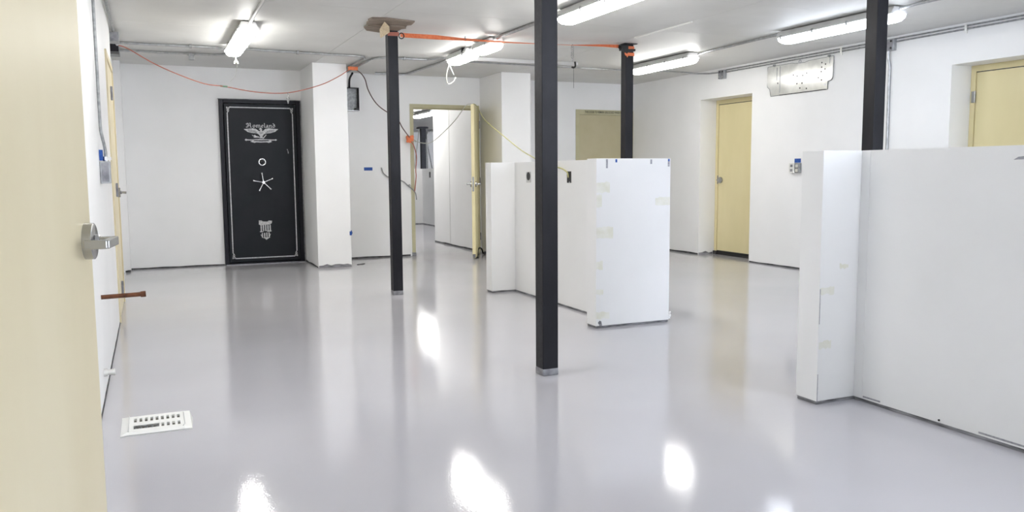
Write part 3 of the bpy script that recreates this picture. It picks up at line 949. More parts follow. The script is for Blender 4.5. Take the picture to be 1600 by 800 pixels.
def conduit(pts, label, r=0.013, straps=(), mat='galv', steps=0, name='conduit'):
    t = MB().tube(pts, r, 10, steps)
    o = tag(t.build(name, M[mat], smooth=True, origin=pts[0]), label, 'conduit')
    for p in straps:
        q = MB().obox(p, (0.012, 0, 0), (0, 0.028, 0), (0, 0, r + 0.004))
        q.build('strap', M['dull_galv'], o)
    return o


conduit([(-0.24, 9.55, ZC), (0.62, 9.54, ZC), (0.72, 9.54, ZC), (0.80, 9.50, 2.54)], 'conduit across ceiling from left wall to vault-side strip light, nearer of two', straps=[(0.47, 9.54, ZC)])
conduit([(-0.24, 10.13, ZC), (0.74, 10.12, ZC), (0.85, 10.05, ZC), (0.885, 9.9, ZC), (0.885, 9.39, 2.54)], 'conduit across ceiling from left wall, farther of two, with hanging bracket')
conduit([(0.97, 9.42, 2.54), (1.08, 9.52, ZC), (1.2, 9.57, ZC), (2.28, 9.64, ZC), (2.38, 9.70, ZC), (2.42, 9.82, ZC), (2.42, 11.42, ZC)], 'conduit from vault-side lamp bending along left pilaster to back wall', straps=[(1.6, 9.6, ZC)])
conduit([(3.30, 9.22, 2.54), (3.24, 9.50, ZC), (3.14, 9.66, ZC), (2.66, 9.66, ZC), (2.55, 9.72, ZC), (2.51, 9.84, ZC), (2.51, 11.42, ZC)], 'conduit from farther small lamp running behind the boarded post to back wall', straps=[(2.86, 9.66, ZC)])
conduit([(2.90, 11.20, ZC), (3.22, 11.20, ZC), (3.31, 11.16, ZC), (3.34, 11.06, ZC), (3.36, 9.25, 2.55)], 'conduit over the open doorway to the farther small strip light', 0.015)
conduit([(3.30, 8.62, 2.555), (3.30, 8.34, 2.555)], 'short conduit joining the two small strip lights', 0.015)
conduit([(3.29, 7.90, 2.55), (3.30, 7.7, ZC), (3.34, 6.40, ZC)], 'conduit from nearer small lamp to the lamp by nearest post', 0.017)
conduit([(3.43, 9.2, 2.54), (3.50, 9.5, ZC), (3.62, 9.66, ZC), (5.75, 9.73, ZC), (6.2, 9.74, ZC), (6.6, 9.62, ZC), (6.92, 9.66, ZC), (7.07, 9.62, 2.55), (XR - 0.02, 9.45, 2.535), (XR - 0.02, 9.21, 2.525)],
        'long thin conduit crossing ceiling to right wall junction box', 0.010)
conduit([(5.93, 8.05, 2.55), (5.94, 7.9, ZC), (5.88, 6.7, ZC), (5.86, 6.56, 2.55)], 'conduit between the two strip lights of the right row', 0.014)
conduit([(5.87, 5.18, 2.55), (5.88, 5.0, ZC), (5.9, 3.0, ZC)], 'conduit leaving the near end of lamp above the metal plate', 0.014)
conduit([(0.895, 7.9, 2.535), (0.895, 7.74, 2.556), (0.893, 7.5, ZC), (0.89, 5.0, ZC)], 'white conduit bend from near end of vault-side lamp', 0.014, mat='housing')
conduit([(3.33, 5.12, 2.55), (3.33, 4.9, ZC), (3.33, 2.48, ZC)], 'conduit from lamp beside nearest post toward the viewpoint', 0.014)
conduit([(XR - 0.012, 9.1, 2.545), (XR - 0.012, 3.0, 2.552)], 'upper of two conduits along top of right wall', 0.0085, mat='dull_galv')
conduit([(XR - 0.012, 9.1, 2.516), (XR - 0.012, 3.0, 2.522)], 'lower of two conduits along top of right wall', 0.0085, mat='dull_galv')
for yy in (5.54, 7.08):
    w = MB().box(XR - 0.024, XR - 0.001, yy - 0.012, yy + 0.012, 2.50, 2.562)
    w.cone((XR - 0.003, yy, 2.488), (XR - 0.012, yy, 2.488), 0.010, 0.008, 10)
    tag(w.build('conduit_clamp', M['sheet'], origin=(XR, yy, 2.53)), 'conduit clamp on right wall ' + ('between near post and near recess' if yy < 6 else 'just right of the metal plate'), 'clamp')
conduit([(XR - 0.03, 6.42, 2.43), (XR - 0.03, 6.42, 2.36), (XR - 0.016, 6.41, 2.28), (XR - 0.016, 6.405, 0.02)], 'vertical conduit dropping down right wall behind near post', 0.014)
conduit([(XL + 0.03, 3.0, 2.557), (XL + 0.03, 8.76, 2.553)], 'dark conduit along top corner of left wall', 0.013, mat='dull_galv')
conduit([(XL + 0.017, 5.62, 2.575), (XL + 0.017, 5.62, 1.52), (XL + 0.018, 5.62, 1.47), (XL + 0.032, 5.66, 1.38), (XL + 0.036, 5.67, 1.34), (XL + 0.036, 5.67, 1.30)],
        'vertical conduit on left wall bending into small grey switch box', 0.009, mat='dull_galv')

# strut channel
w = MB().box(3.55, 5.04, 9.345, 9.39, H - 0.045, H - 0.001)
sc = tag(w.build('strut_channel', M['housing'], origin=(4.3, 9.37, H - 0.02), bevel=0.003), 'pale strut channel across ceiling ending at a black hook', 'channel')
w = MB().tube([(4.975, 9.30, 2.578), (4.980, 9.30, 2.54), (4.978, 9.30, 2.518), (4.955, 9.30, 2.504), (4.930, 9.30, 2.510)], 0.0125, 8, 3)
w.tube([(4.955, 9.30, 2.506), (4.957, 9.30, 2.25)], 0.0022, 5)
tag(w.build('ceiling_hook', M['black'], origin=(4.97, 9.30, 2.55)), 'black hook with thin string at the end of the strut channel', 'hook')
w = MB().box(0.475, 0.53, 10.06, 10.14, 2.49, 2.545)
w.box(0.46, 0.54, 10.05, 10.15, 2.545, 2.553)
tag(w.build('conduit_bracket', M['dull_galv'], origin=(0.5, 10.1, 2.55)), 'dark bracket hanging from the farther ceiling conduit at left', 'bracket')


# ================================================================ ELECTRICAL BOXES
t = thing('junction_box', 'grey box high on left wall where the corner conduit ends', 'junction box', (XL, 8.85, 2.5))
MB().box(XL - 0.069, XL + 0.075, 8.74, 8.90, 2.455, 2.545).build('body', M['dull_galv'], t, bevel=0.003)
MB().box(XL + 0.005, XL + 0.07, 8.737, 8.741, 2.46, 2.54).build('cover', M['raw_steel'], t)
MB().cone((XL + 0.035, 8.9, 2.50), (XL + 0.045, 9.25, 2.50), 0.014, 0.014, 10).build('nipple', M['galv'], t)
t = thing('junction_box', 'dark box at left wall corner where two ceiling conduits and red cord start', 'junction box', (XL, 9.6, 2.52))
MB().box(XL - 0.069, XL + 0.05, 9.46, 9.66, 2.46, 2.572).build('body', M['black_steel'], t, bevel=0.003)
MB().box(XL - 0.069, XL + 0.045, 10.02, 10.20, 2.50, 2.575).build('fitting', M['dull_galv'], t, bevel=0.003)
t = thing('switch_box', 'small grey switch box on left wall with blue tape behind its conduit', 'switch box', (XL, 5.7, 1.22))
MB().box(XL + 0.001, XL + 0.058, 5.63, 5.74, 1.150, 1.285).build('body', M['galv'], t, bevel=0.003)
MB().box(XL + 0.010, XL + 0.050, 5.627, 5.631, 1.16, 1.275).build('cover', M['raw_steel'], t)
MB().cone((XL + 0.036, 5.67, 1.285), (XL + 0.036, 5.67, 1.315), 0.017, 0.015, 10).build('connector', M['chrome'], t)
MB().box(XL + 0.03, XL + 0.068, 5.64, 5.65, 1.292, 1.312).build('locknut', M['chrome'], t)
tag(MB().box(XL + 0.001, XL + 0.02, 5.64, 5.70, 1.29, 1.355).build('tape_piece', M['blue'], origin=(XL, 5.67, 1.32)), 'blue tape behind the conduit over the left wall switch box', 'tape')

t = thing('junction_box', 'square metal junction box at top of right wall by the far recess', 'junction box', (XR, 9.15, 2.49))
MB().box(XR - 0.05, XR - 0.001, 9.095, 9.215, 2.432, 2.548).build('body', M['galv'], t, bevel=0.003)
w = MB().box(XR - 0.054, XR - 0.050, 9.10, 9.21, 2.437, 2.543)
w.build('cover', M['raw_steel'], t)
for (y, z) in ((9.12, 2.525), (9.185, 2.525), (9.12, 2.455), (9.19, 2.46)):
    MB().cone((XR - 0.054, y, z), (XR - 0.057, y, z), 0.012, 0.012, 10).build('knockout', M['black'] if z > 2.5 else M['chrome'], t)
t = thing('junction_box', 'metal junction box at top of right wall, vertical conduit below it', 'junction box', (XR, 6.45, 2.49))
MB().box(XR - 0.052, XR - 0.001, 6.345, 6.455, 2.430, 2.545).build('body', M['galv'], t, bevel=0.003)
MB().box(XR - 0.056, XR - 0.052, 6.35, 6.45, 2.435, 2.54).build('cover', M['raw_steel'], t)
for (y, z) in ((6.37, 2.525), (6.43, 2.525), (6.37, 2.455)):
    MB().cone((XR - 0.056, y, z), (XR - 0.059, y, z), 0.012, 0.012, 10).build('knockout', M['black'], t)

t = thing('outlet_box', 'metal outlet box pair on right wall under blue tape', 'outlet', (XR, 7.74, 1.22))
MB().box(XR - 0.048, XR - 0.001, 7.735, 7.82, 1.165, 1.283).build('outlet_half', M['sheet'], t, bevel=0.003)
MB().box(XR - 0.045, XR - 0.001, 7.660, 7.728, 1.165, 1.283).build('switch_half', M['dull_galv'], t, bevel=0.003)
MB().box(XR - 0.05, XR - 0.047, 7.750, 7.805, 1.175, 1.272).build('face_plate', M['plastic'], t)
for z in (1.25, 1.198):
    MB().box(XR - 0.052, XR - 0.049, 7.758, 7.797, z - 0.016, z + 0.016).build('socket', M['raw_steel'], t)
for z in (1.25, 1.195):
    MB().box(XR - 0.048, XR - 0.044, 7.675, 7.715, z - 0.018, z + 0.018).build('cover_plate', M['sheet'], t)
tag(MB().box(XR - 0.003, XR - 0.0005, 7.675, 7.778, 1.287, 1.337).build('tape_piece', M['blue'], origin=(XR, 7.73, 1.31)), 'blue tape square above outlet box on right wall', 'tape')

t = thing('wall_enclosure', 'open black-edged grey electrical enclosure beside the left pilaster', 'enclosure', (2.6, YB, 2.2))
EX0, EX1, EZ0, EZ1 = 2.50, 2.70, 2.058, 2.372
MB().box(EX0, EX1, YB - 0.012, YB - 0.001, EZ0, EZ1).build('back_panel', M['dull_galv'], t)
MB().box(EX1 - 0.006, EX1, YB - 0.10, YB - 0.012, EZ0, EZ1).build('side_panel', M['black_steel'], t)
MB().box(EX0, EX1, YB - 0.10, YB - 0.012, EZ1 - 0.006, EZ1).build('top_panel', M['black_steel'], t)
MB().box(EX0, EX1, YB - 0.10, YB - 0.012, EZ0, EZ0 + 0.006).build('bottom_panel', M['galv'], t)
MB().box(EX1 - 0.05, EX1 - 0.006, YB - 0.09, YB - 0.02, EZ0 + 0.006, EZ0 + 0.04).build('terminal_block', M['black'], t)
w = MB().tube([(2.55, 11.05, 2.53), (2.56, 11.25, 2.49), (2.575, 11.36, 2.44), (2.58, 11.385, 2.372)], 0.014, 8, 4)
tag(w.build('flexible_hose', M['black_steel'], smooth=True, origin=(2.58, 11.38, 2.4)), 'short dark hose dropping into the grey wall enclosure', 'hose')

# ================================================================ CORDS
cl = [(-0.225, 9.6, 2.541), (-0.139, 9.65, 2.519), (0.101, 9.7, 2.385), (0.354, 9.8, 2.285), (0.619, 9.9, 2.208), (0.825, 9.95, 2.192), (1.19, 10.1, 2.154), (1.57, 10.2, 2.166), (1.972, 10.3, 2.28), (2.222, 10.35, 2.404), (2.345, 10.4, 2.485), (2.42, 10.45, 2.512)]
t = MB().tube(cl, 0.0055, 7, 5)
rc = tag(t.build('extension_cord', M['red_cord'], smooth=True, origin=(1.19, 10.1, 2.154)), 'red cord sagging in front of the vault door from corner to pilaster', 'cord')
MB().tube([(0.785, 9.95, 2.196), (0.825, 9.95, 2.192), (0.862, 9.955, 2.19)], 0.009, 8).build('green_tape', new_mat('green_tape', (0.10, 0.22, 0.13), 0.6)[0], rc)
MB().obox((2.42, 10.45, 2.518), (0.075, 0.10, 0.012), (0.012, -0.009, 0), (0, 0, 0.022)).build('bundle', M['orange'], rc, bevel=0.006)
w = MB().torus((1.57, 10.2, 2.155), (1, 0, 0.2), 0.012, 0.0035, 12, 6)
w.tube([(1.57, 10.2, 2.145), (1.569, 10.2, 2.118)], 0.003, 6)
w.tube([(1.569, 10.2, 2.118), (1.553, 10.2, 2.10), (1.568, 10.2, 2.085), (1.585, 10.2, 2.10), (1.569, 10.2, 2.118)], 0.005, 6)
w.cone((1.568, 10.2, 2.10), (1.567, 10.2, 2.035), 0.022, 0.003, 8)
tag(w.build('snap_hook', M['galv'], origin=(1.57, 10.2, 2.15)), 'steel snap hook hanging from the red cord over the vault door', 'hook')

w = MB().tube([(2.49, 10.56, 2.515), (2.60, 10.75, 2.49), (2.66, 10.80, 2.42), (2.719, 10.9, 2.307), (2.81, 10.95, 2.17), (2.93, 11.0, 2.068), (3.16, 11.1, 1.95), (3.25, 11.15, 1.83), (3.345, 11.2, 1.725), (3.385, 11.25, 1.70)], 0.007, 7, 5)
ex = tag(w.build('extension_cord', M['brown_cord'], smooth=True, origin=(2.93, 11.0, 2.068)), 'dark cord drooping past the boarded post to the orange socket', 'cord')
w = MB()
c0 = Vector((3.40, 11.29, 1.685))
w.obox(c0, (0.045, 0, 0.012), (0, 0.03, 0), (-0.008, 0, 0.034))
for (dx, dz) in ((0.05, 0.035), (-0.05, 0.03), (-0.045, -0.05), (0.055, -0.03), (0.0, -0.06)):
    w.cone(c0, c0 + Vector((dx, -0.01, dz)), 0.026, 0.017, 10)
tag(w.build('multi_socket', M['orange'], smooth=True, origin=tuple(c0)), 'orange multi-way socket hanging at the left jamb of the open doorway', 'socket')
w = MB().tube([(3.41, 11.29, 1.65), (3.46, 11.33, 1.60), (3.503, 11.36, 1.50), (3.520, 11.38, 1.40), (3.508, 11.39, 1.25), (3.515, 11.40, 1.15), (3.50, 11.40, 1.02), (3.49, 11.405, 0.93)], 0.007, 7, 4)
tag(w.build('drop_cable', M['red_cord'], smooth=True, origin=(3.5, 11.37, 1.4)), 'red cord hanging down the left jamb below the orange socket', 'cord')
w = MB().tube([(3.44, 11.28, 1.67), (3.475, 11.24, 1.64)], 0.012, 8)
w.tube([(3.47, 11.24, 1.645), (3.50, 11.21, 1.63), (3.58, 11.16, 1.615), (3.67, 11.1, 1.635), (3.80, 11.0, 1.76), (3.92, 10.85, 1.92), (4.00, 10.75, 2.06), (4.03, 10.70, 2.115), (4.07, 10.69, 2.133), (4.12, 10.68, 2.135)], 0.006, 7, 5)
tag(w.build('cable', M['white_cord'], smooth=True, origin=(3.58, 11.16, 1.62)), 'pale grey cable looping from orange socket to top of open door', 'cable')
w = MB().tube([(4.12, 10.68, 2.135), (4.165, 10.665, 2.12), (4.10, 10.3, 1.965), (4.007, 9.9, 1.85), (3.842, 8.9, 1.603), (3.638, 8.0, 1.429), (3.49, 7.4, 1.345), (3.36, 7.05, 1.318), (3.315, 6.80, 1.285), (3.318, 6.559, 1.243), (3.325, 6.46, 1.228), (3.330, 6.37, 1.195), (3.331, 6.35, 1.15)], 0.006, 7, 5)
tag(w.build('cable', M['yellow_cord'], smooth=True, origin=(4.007, 9.9, 1.85)), 'yellow cable from top of open door down to middle partition cutout', 'cable')
w = MB().tube([(3.016, YB - 0.012, 1.277), (3.03, YB - 0.03, 1.21), (3.07, YB - 0.04, 1.165), (3.12, YB - 0.04, 1.14), (3.31, YB - 0.035, 1.084), (3.40, YB - 0.03, 1.01), (3.47, YB - 0.03, 0.955), (3.505, YB - 0.03, 0.90), (3.515, YB - 0.03, 0.815)], 0.008, 7, 4)
w.tube([(3.385, YB - 0.03, 1.02), (3.42, YB - 0.05, 1.035)], 0.006, 6)
w.tube([(3.39, YB - 0.03, 1.015), (3.43, YB - 0.05, 1.015)], 0.005, 6)
tag(w.build('wire_whip', M['dull_galv'], smooth=True, origin=(3.016, YB - 0.012, 1.277)), 'grey cable whip curling out of back wall behind the boarded post', 'cable')

# dark cable on the floor behind the open door
w = MB().tube([(4.115, 10.66, 0.012), (4.18, 10.70, 0.012), (4.24, 10.85, 0.02), (4.29, 10.98, 0.085), (4.36, 11.08, 0.105), (4.42, 11.15, 0.075), (4.45, 11.18, 0.02), (4.49, 11.2, 0.014)], 0.012, 8, 4)
w.tube([(4.42, 11.02, 0.035), (4.47, 11.12, 0.03), (4.51, 11.25, 0.02)], 0.018, 8)
tag(w.build('floor_cable', M['black'], smooth=True, origin=(4.3, 11.0, 0)), 'stiff black cable arched on the floor behind the open door', 'cable')
w = MB()
bm = bmesh.new()
bmesh.ops.create_icosphere(bm, subdivisions=2, radius=0.055)
w.add([(v.co.x * 0.8 + 4.36, v.co.y + 11.24, v.co.z * 0.95 + 0.052) for v in bm.verts], [tuple(v.index for v in f_.verts) for f_ in bm.faces])
bm.free()
tag(w.build('rolled_rag', new_mat('dusky_cloth', (0.09, 0.08, 0.11), 0.8)[0], smooth=True, origin=(4.36, 11.24, 0)), 'dusky round bundle under the black cable behind the open door', 'bundle')
w = MB()
for k in range(7):
    cx, cy = 2.47 + 0.016 * k + random.uniform(-0.012, 0.012), 10.64 + 0.015 * k + random.uniform(-0.02, 0.02)
    w.obox((cx, cy, 0.004), (random.uniform(0.006, 0.016), 0.004, 0), (-0.004, random.uniform(0.006, 0.012), 0), (0, 0, 0.004))
o = tag(w.build('floor_scraps', M['dark'], origin=(2.52, 10.69, 0)), 'small dark scraps on the floor beside the left pilaster', 'scraps')
o['kind'] = 'stuff'

# ================================================================ SMALL WALL ITEMS
tag(MB().box(2.767, 2.887, YB - 0.003, YB - 0.0005, 1.238, 1.283).build('tape_piece', M['blue'], origin=(2.83, YB, 1.26)), 'blue tape strip on back wall left of the boarded post', 'tape')
w = MB()
w.add([(2.3545, 10.512, 0.47), (2.3545, 10.560, 0.455), (2.3545, 10.575, 0.43), (2.3545, 10.54, 0.40), (2.3545, 10.512, 0.405),
       (2.3575, 10.508, 0.47), (2.3760, 10.555, 0.455), (2.3860, 10.57, 0.43), (2.3640, 10.535, 0.40), (2.3575, 10.508, 0.405)],
      [(0, 1, 2, 3, 4), (9, 8, 7, 6, 5), (0, 5, 6, 1), (1, 6, 7, 2), (2, 7, 8, 3), (3, 8, 9, 4), (4, 9, 5, 0)])
w.box(2.335, 2.358, 10.5125, 10.5172, 0.405, 0.455)
tag(w.build('tape_piece', M['blue'], origin=(2.355, 10.53, 0.43)), 'crumpled blue tape on the corner of the left pilaster', 'tape')
w = MB().cone((XL + 0.001, 5.0, 0.532), (-0.075, 5.0, 0.536), 0.0125, 0.0125, 12).cone((-0.075, 5.0, 0.536), (-0.048, 5.0, 0.537), 0.017, 0.017, 12)
tag(w.build('copper_stub', M['copper'], smooth=True, origin=(XL, 5.0, 0.53)), 'brown copper pipe stub sticking out of the left wall', 'pipe')
w = MB().cone((XL + 0.001, 4.86, 0.14), (XL + 0.02, 4.86, 0.14), 0.022, 0.022, 14).cone((XL + 0.02, 4.86, 0.14), (XL + 0.055, 4.86, 0.14), 0.014, 0.018, 14)
tag(w.build('door_stop', M['sheet'], smooth=True, origin=(XL, 4.86, 0.14)), 'small metal stub near the floor on left wall', 'stop')

# sheet metal plate on the right wall
PL = [(8.284, 2.484), (8.185, 2.484), (7.866, 2.484), (7.808, 2.474), (7.74, 2.470), (7.651, 2.467), (7.586, 2.480), (7.289, 2.485), (7.197, 2.487), (7.199, 2.246), (7.215, 2.222), (7.272, 2.208), (7.279, 2.12), (8.069, 2.12), (8.221, 2.117), (8.234, 2.206), (8.275, 2.235)]
pt = thing('metal_plate', 'thin shiny sheet metal plate with holes hung on right wall', 'plate', (XR, 7.74, 2.48))


def bulge(p):
    return XR - 0.006 - 0.012 * math.sin(min(1, max(0, (p[1] - 2.117) / 0.37)) * PI)


rows = 8
w = MB()
zs = [2.117 + (2.487 - 2.117) * i / rows for i in range(rows + 1)]
# clip the outline into rows so that the sheet can belly outward
bm = bmesh.new()
vs = [bm.verts.new((0, y, z)) for y, z in PL]
bm.faces.new(vs)
for z in zs[1:-1]:
    bmesh.ops.bisect_plane(bm, geom=bm.verts[:] + bm.edges[:] + bm.faces[:], plane_co=(0, 0, z), plane_no=(0, 0, 1))
bm.verts.ensure_lookup_table()
bm.verts.index_update()
base = [(v.co.y, v.co.z) for v in bm.verts]
faces = [tuple(v.index for v in f_.verts) for f_ in bm.faces]
bm.free()
w.add([(bulge(p), *p) for p in base], faces)
w.build('sheet', M['sheet'], pt)
w = MB()
for a, b_ in zip(PL, PL[1:] + PL[:1]):
    w.tube([(bulge(a), *a), (bulge(b_), *b_)], 0.0035, 5)
w.build('folded_rim', M['dull_galv'], pt)
HL = [(7.82, 2.337), (7.757, 2.318), (7.665, 2.316), (7.6, 2.336), (7.412, 2.263), (8.087, 2.267), (7.675, 2.228), (7.759, 2.23), (7.37, 2.43), (7.311, 2.406), (7.367, 2.378), (7.314, 2.351), (7.371, 2.328), (7.365, 2.233), (7.712, 2.173), (7.606, 2.159)]
for p in HL:
    x = bulge(p)
    MB().cone((x - 0.0005, *p), (x - 0.0025, *p), 0.0095, 0.0095, 10).build('hole', M['dark'], pt)
for y in (8.16, 7.26):
    MB().cone((XR - 0.002, y, 2.49), (XR - 0.03, y, 2.49), 0.016, 0.012, 10).build('screw', M['dull_galv'], pt)
MB().torus((XR - 0.02, 7.713, 2.484), (1, 0, 0), 0.017, 0.005, 16, 6).build('hang_ring', M['galv'], pt, smooth=True)
for (y0, y1, z0, z1) in ((8.10, 8.112, 2.30, 2.46), (8.045, 8.055, 2.15, 2.47), (7.245, 7.255, 2.40, 2.47), (7.296, 7.33, 2.165, 2.185)):
    p = ((y0 + y1) / 2, (z0 + z1) / 2)
    x = bulge(p) - 0.001
    MB().obox((x, *p), (0.0015, 0, 0), (0, (y1 - y0) / 2, 0), (0, 0, (z1 - z0) / 2)).build('crease', M['galv'], pt)
MB().box(XR - 0.016, XR - 0.006, 7.30, 8.06, 2.116, 2.124).build('lower_lip', M['dark'], pt)

# loose floor register
rg = thing('floor_register', 'white slotted floor register plate lying loose on the grey floor', 'register', (-0.02, 4.24, 0))
w = MB()
SX, SY = 0.0205, 0.062
holes = []
for k in range(9):
    cx = -0.118 + k * 0.0242
    holes.append((cx - 0.0062, cx + 0.0062, 4.262, 4.326))
    if k >= 5:
        holes.append((cx - 0.0062, cx + 0.0062, 4.146, 4.205))
holes.append((-0.1245, -0.0130, 4.146, 4.205))
gx = sorted({-0.179, -0.150, 0.098, 0.131} | {h[0] for h in holes} | {h[1] for h in holes})
gy = sorted({4.078, 4.110, 4.365, 4.396} | {h[2] for h in holes} | {h[3] for h in holes})


def zt(x, y):
    up = 0.013
    if x <= -0.179 or x >= 0.131:
        return 0.004
    if y <= 4.078 or y >= 4.396:
        return 0.006
    return up


def add_cell(x0, x1, y0, y1):
    q = [(x0, y0), (x1, y0), (x1, y1), (x0, y1)]
    k = len(w.v)
    w.add([(x, y, zt(x, y)) for x, y in q], [(0, 1, 2, 3)])


for i in range(len(gx) - 1):
    for j in range(len(gy) - 1):
        mx, my = (gx[i] + gx[i + 1]) / 2, (gy[j] + gy[j + 1]) / 2
        if any(h[0] < mx < h[1] and h[2] < my < h[3] for h in holes):
            for (p, q) in (((gx[i], gy[j]), (gx[i + 1], gy[j])), ((gx[i + 1], gy[j]), (gx[i + 1], gy[j + 1])), ((gx[i + 1], gy[j + 1]), (gx[i], gy[j + 1])), ((gx[i], gy[j + 1]), (gx[i], gy[j]))):
                w.add([(*p, 0.013), (*q, 0.013), (*q, 0.003), (*p, 0.003)], [(0, 1, 2, 3)])
            continue
        add_cell(gx[i], gx[i + 1], gy[j], gy[j + 1])
for (p, q) in (((-0.179, 4.078), (0.131, 4.078)), ((0.131, 4.078), (0.131, 4.396)), ((0.131, 4.396), (-0.179, 4.396)), ((-0.179, 4.396), (-0.179, 4.078))):
    w.add([(*p, zt(*p)), (*q, zt(*q)), (*q, 0.0005), (*p, 0.0005)], [(0, 1, 2, 3)])
w.build('face_plate', M['plastic'], rg)
MB().box(-0.14, 0.09, 4.12, 4.35, 0.0005, 0.0025).build('damper', new_mat('dusty_damper', (0.16, 0.155, 0.13), 0.7)[0], rg)
w = MB()
for k in range(5):
    x = -0.118 + k * 0.0242
    w.obox((x, 4.175, 0.006), (0.006, 0, 0.003), (0, 0.027, 0), (-0.0006, 0, 0.001))
w.build('louvre', M['dull_galv'], rg)
w = MB()
w.tube([(-0.146, 4.112, 0.014), (-0.146, 4.372, 0.014)], 0.0022, 6)
w.tube([(0.101, 4.345, 0.014), (0.101, 4.14, 0.014), (0.092, 4.112, 0.014)], 0.0022, 6)
w.build('raised_rim', M['housing'], rg)
w = MB()
w.add([(0.131, 4.078, 0.004), (0.131, 4.396, 0.004), (0.139, 4.23, 0.012), (0.131, 4.078, 0.0005), (0.131, 4.396, 0.0005), (0.139, 4.23, 0.006)], [(0, 1, 2), (3, 5, 4), (0, 2, 5, 3), (2, 1, 4, 5)])
w.build('bent_edge', M['plastic'], rg)


# ================================================================ LOW PARTITIONS
def tape_patch(t, x0, x1, y, z0, z1, mat='tape'):
    k = 7
    top = [(x0 + (x1 - x0) * i / k, z1 + random.uniform(-0.006, 0.006)) for i in range(k + 1)]
    bot = [(x0 + (x1 - x0) * i / k, z0 + random.uniform(-0.006, 0.006)) for i in range(k + 1)]
    pl = bot + top[::-1]
    return MB().prism(pl, lambda p: (p[0], y - 0.0008, p[1]), lambda p: (p[0], y - 0.0001, p[1])).build('tape_patch', M[mat], t)


def partition(label, group):
    """C-shaped half-height wall: long panel with a stub at either end"""
    x0, x1, x2 = 3.0815, 3.3385, 3.7487
    y0, y0b, y1, y1b = 5.4206, 5.5647, 7.5114, 7.658
    ZP, g = 1.2974, 0.018
    t = thing('low_partition', label, 'partition', (3.42, 6.54, 0), group)
    MB().box(x0, x2, y0, y0b, g, ZP).build('near_stub', M['wall'], t, bevel=0.003)
    MB().box(x0, x2, y1, y1b, g, ZP - 0.002).build('far_stub', M['wall'], t, bevel=0.003)
    MB().box(x1, x2 - 0.001, y0b, y1, g, ZP - 0.001).build('long_panel', M['wall'], t)
    w = MB()
    i = 0.006
    w.box(x0 + i, x2 - i, y0 + i, y0b - i, 0.001, g)
    w.box(x0 + i, x2 - i, y1 + i, y1b - i, 0.001, g)
    w.box(x1 + i, x2 - i, y0b, y1, 0.001, g)
    w.build('sole_plate', M['grey_gap'], t)
    return t


G = 'white half-height partitions'
pm = partition('middle white half-height partition with tape marks and two outlet cutouts', G)
pr = clone(pm, (-0.0085, -4.381, 0), 'nearest white half-height partition at the right edge', G)
pb = clone(pm, (2.53, 11.04, 0), 'distant white half-height partition in the rear room', G)
# marks on the middle partition
yM = 5.4206
for (x0, x1, z0, z1) in ((3.084, 3.20, 1.04, 1.12), (3.084, 3.13, 0.93, 1.03), (3.084, 3.23, 0.69, 0.78), (3.084, 3.14, 0.455, 0.52), (3.084, 3.145, 0.26, 0.30), (3.084, 3.20, 0.07, 0.125), (3.61, 3.745, 0.935, 0.995)):
    tape_patch(pm, x0, x1, yM, z0, z1)
for (x0, x1, z0, z1, mt) in ((3.165, 3.181, 1.225, 1.292, 'grey_tape'), (3.247, 3.262, 1.268, 1.292, 'blue'), (3.560, 3.576, 1.255, 1.290, 'grey_tape'), (3.722, 3.738, 1.235, 1.292, 'grey_tape'), (3.724, 3.738, 1.276, 1.294, 'blue')):
    MB().box(x0, x1, yM - 0.0016 - (0.0008 if mt == 'blue' else 0), yM - 0.0002, z0, z1).build('tape_mark', M[mt], pm)
w = MB().prism([(3.135, 0.02), (3.128, 0.055), (3.112, 0.06), (3.100, 0.045), (3.112, 0.02)], lambda p: (p[0], yM - 0.0012, p[1]), lambda p: (p[0], yM - 0.0001, p[1]))
w.build('chipped_corner', M['grey_gap'], pm)
w = MB()
for k in range(9):
    a = random.uniform(0, 6.28)
    w.obox((3.752 + random.uniform(-0.004, 0.012), yM + random.uniform(-0.004, 0.02), 0.05 + random.uniform(-0.022, 0.03)), (0.007 * math.cos(a), 0, 0.007 * math.sin(a)), (0, 0.006, 0), (-0.004 * math.sin(a), 0, 0.004 * math.cos(a)))
w.build('crumbled_edge', M['wall'], pm)
xM = 3.3385
w = MB().prism([(7.235, 1.20), (7.13, 1.202), (7.125, 1.10), (7.232, 1.098)], lambda p: (xM - 0.002, *p), lambda p: (xM - 0.0003, *p))
oc = w.build('outlet_plate', M['housing'], pm)
MB().cone((xM - 0.002, 7.182, 1.16), (xM - 0.004, 7.182, 1.16), 0.040, 0.040, 18).build('outlet_hole', M['black'], oc)
MB().box(xM - 0.003, xM - 0.0003, 6.308, 6.384, 1.104, 1.203).build('outlet_cutout', M['black'], pm)
MB().box(xM - 0.004, xM - 0.003, 6.325, 6.345, 1.104, 1.115).build('box_screw', M['galv'], pm)
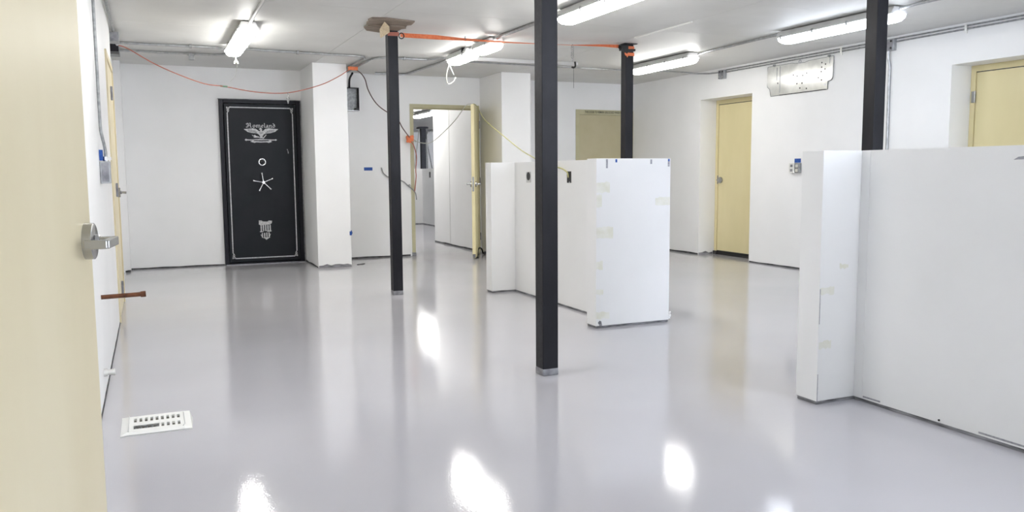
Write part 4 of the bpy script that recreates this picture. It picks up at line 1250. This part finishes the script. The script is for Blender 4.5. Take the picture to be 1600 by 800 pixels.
# marks on the near partition
yR = yM - 4.381
x0R = 3.0815 - 0.0085
y1R = 7.5114 - 4.381
for (x0, x1, z0, z1) in ((3.075, 3.17, 0.57, 0.605), (3.075, 3.16, 0.29, 0.33), (3.20, 3.26, 0.70, 0.72)):
    tape_patch(pr, x0 + 0.002, x1, y1R, z0, z1)
MB().box(3.3268, 3.3299, y1R - 0.055, y1R - 0.0005, 0.02, 1.294).build('corner_trim', M['wall'], pr, bevel=0.001)
xR = 3.3385 - 0.0085
for (ya, yb, za, zb_) in ((2.225, 2.325, 1.236, 1.252),):
    MB().prism([(yb, za), (yb - 0.02, zb_ - 0.004), (ya, zb_ + 0.004), (ya, za + 0.004)], lambda p: (xR - 0.0012, *p), lambda p: (xR - 0.0002, *p)).build('scuff', M['grey_tape'], pr)
for (ya, yb, z) in ((3.07, 2.96, 0.030), (2.42, 2.12, 0.030)):
    MB().box(xR - 0.0012, xR - 0.0002, yb, ya, z - 0.004, z + 0.004).build('scuff', M['grey_tape'], pr)
MB().cone((xR - 0.004, 2.62, 0.03), (xR, 2.62, 0.03), 0.005, 0.005, 8).build('nail_hole', M['black'], pr)
for (z0, z1) in ((0.42, 0.60), (0.02, 0.16)):
    MB().obox((x0R + 0.004, y1R - 0.0008, (z0 + z1) / 2), (0.0016, 0, 0), (0, 0.0008, 0), (0, 0, (z1 - z0) / 2)).build('hairline_crack', M['grey_tape'], pr)

# rear room cabling beyond its partition
w = MB().tube([(8.089, 25.0, 0.0), (8.088, 25.0, 2.40), (8.12, 25.0, 2.48), (8.20, 25.0, 2.52), (8.5, 25.0, 2.53)], 0.025, 7)
tag(w.build('conduit', M['dull_galv'], smooth=True, origin=(8.089, 25.0, 0)), 'bent conduit beside the distant black post', 'conduit')
w = MB().tube([(8.50, 25.06, 0.0), (8.26, 25.06, 1.36), (8.09, 25.06, 2.30), (8.085, 25.06, 2.575)], 0.02, 7)
tag(w.build('conduit', M['dull_galv'], smooth=True, origin=(8.3, 25.06, 0)), 'slanting conduit right of the distant black post', 'conduit')
w = MB().tube([(7.60, 25.0, 0.0), (7.66, 25.0, 1.30), (7.717, 25.0, 1.764), (7.80, 25.0, 2.30), (7.83, 25.0, 2.575)], 0.014, 7, 4)
tag(w.build('cable', M['white_cord'], smooth=True, origin=(7.7, 25.0, 0)), 'thin cable hanging left of the distant black post', 'cable')
w = MB().tube([(6.8, 25.15, 2.545), (9.0, 25.15, 2.545)], 0.028, 7)
tag(w.build('conduit', M['dull_galv'], smooth=True, origin=(8.0, 25.15, 2.54)), 'level pipe under ceiling near the end of the rear room', 'conduit')
xB = 3.3385 + 2.53
MB().box(xB - 0.003, xB - 0.0003, 17.92, 18.02, 1.09, 1.22).build('outlet_cutout', M['black'], pb)

for o in bpy.data.objects:
    if '_w' in o:
        del o['_w']
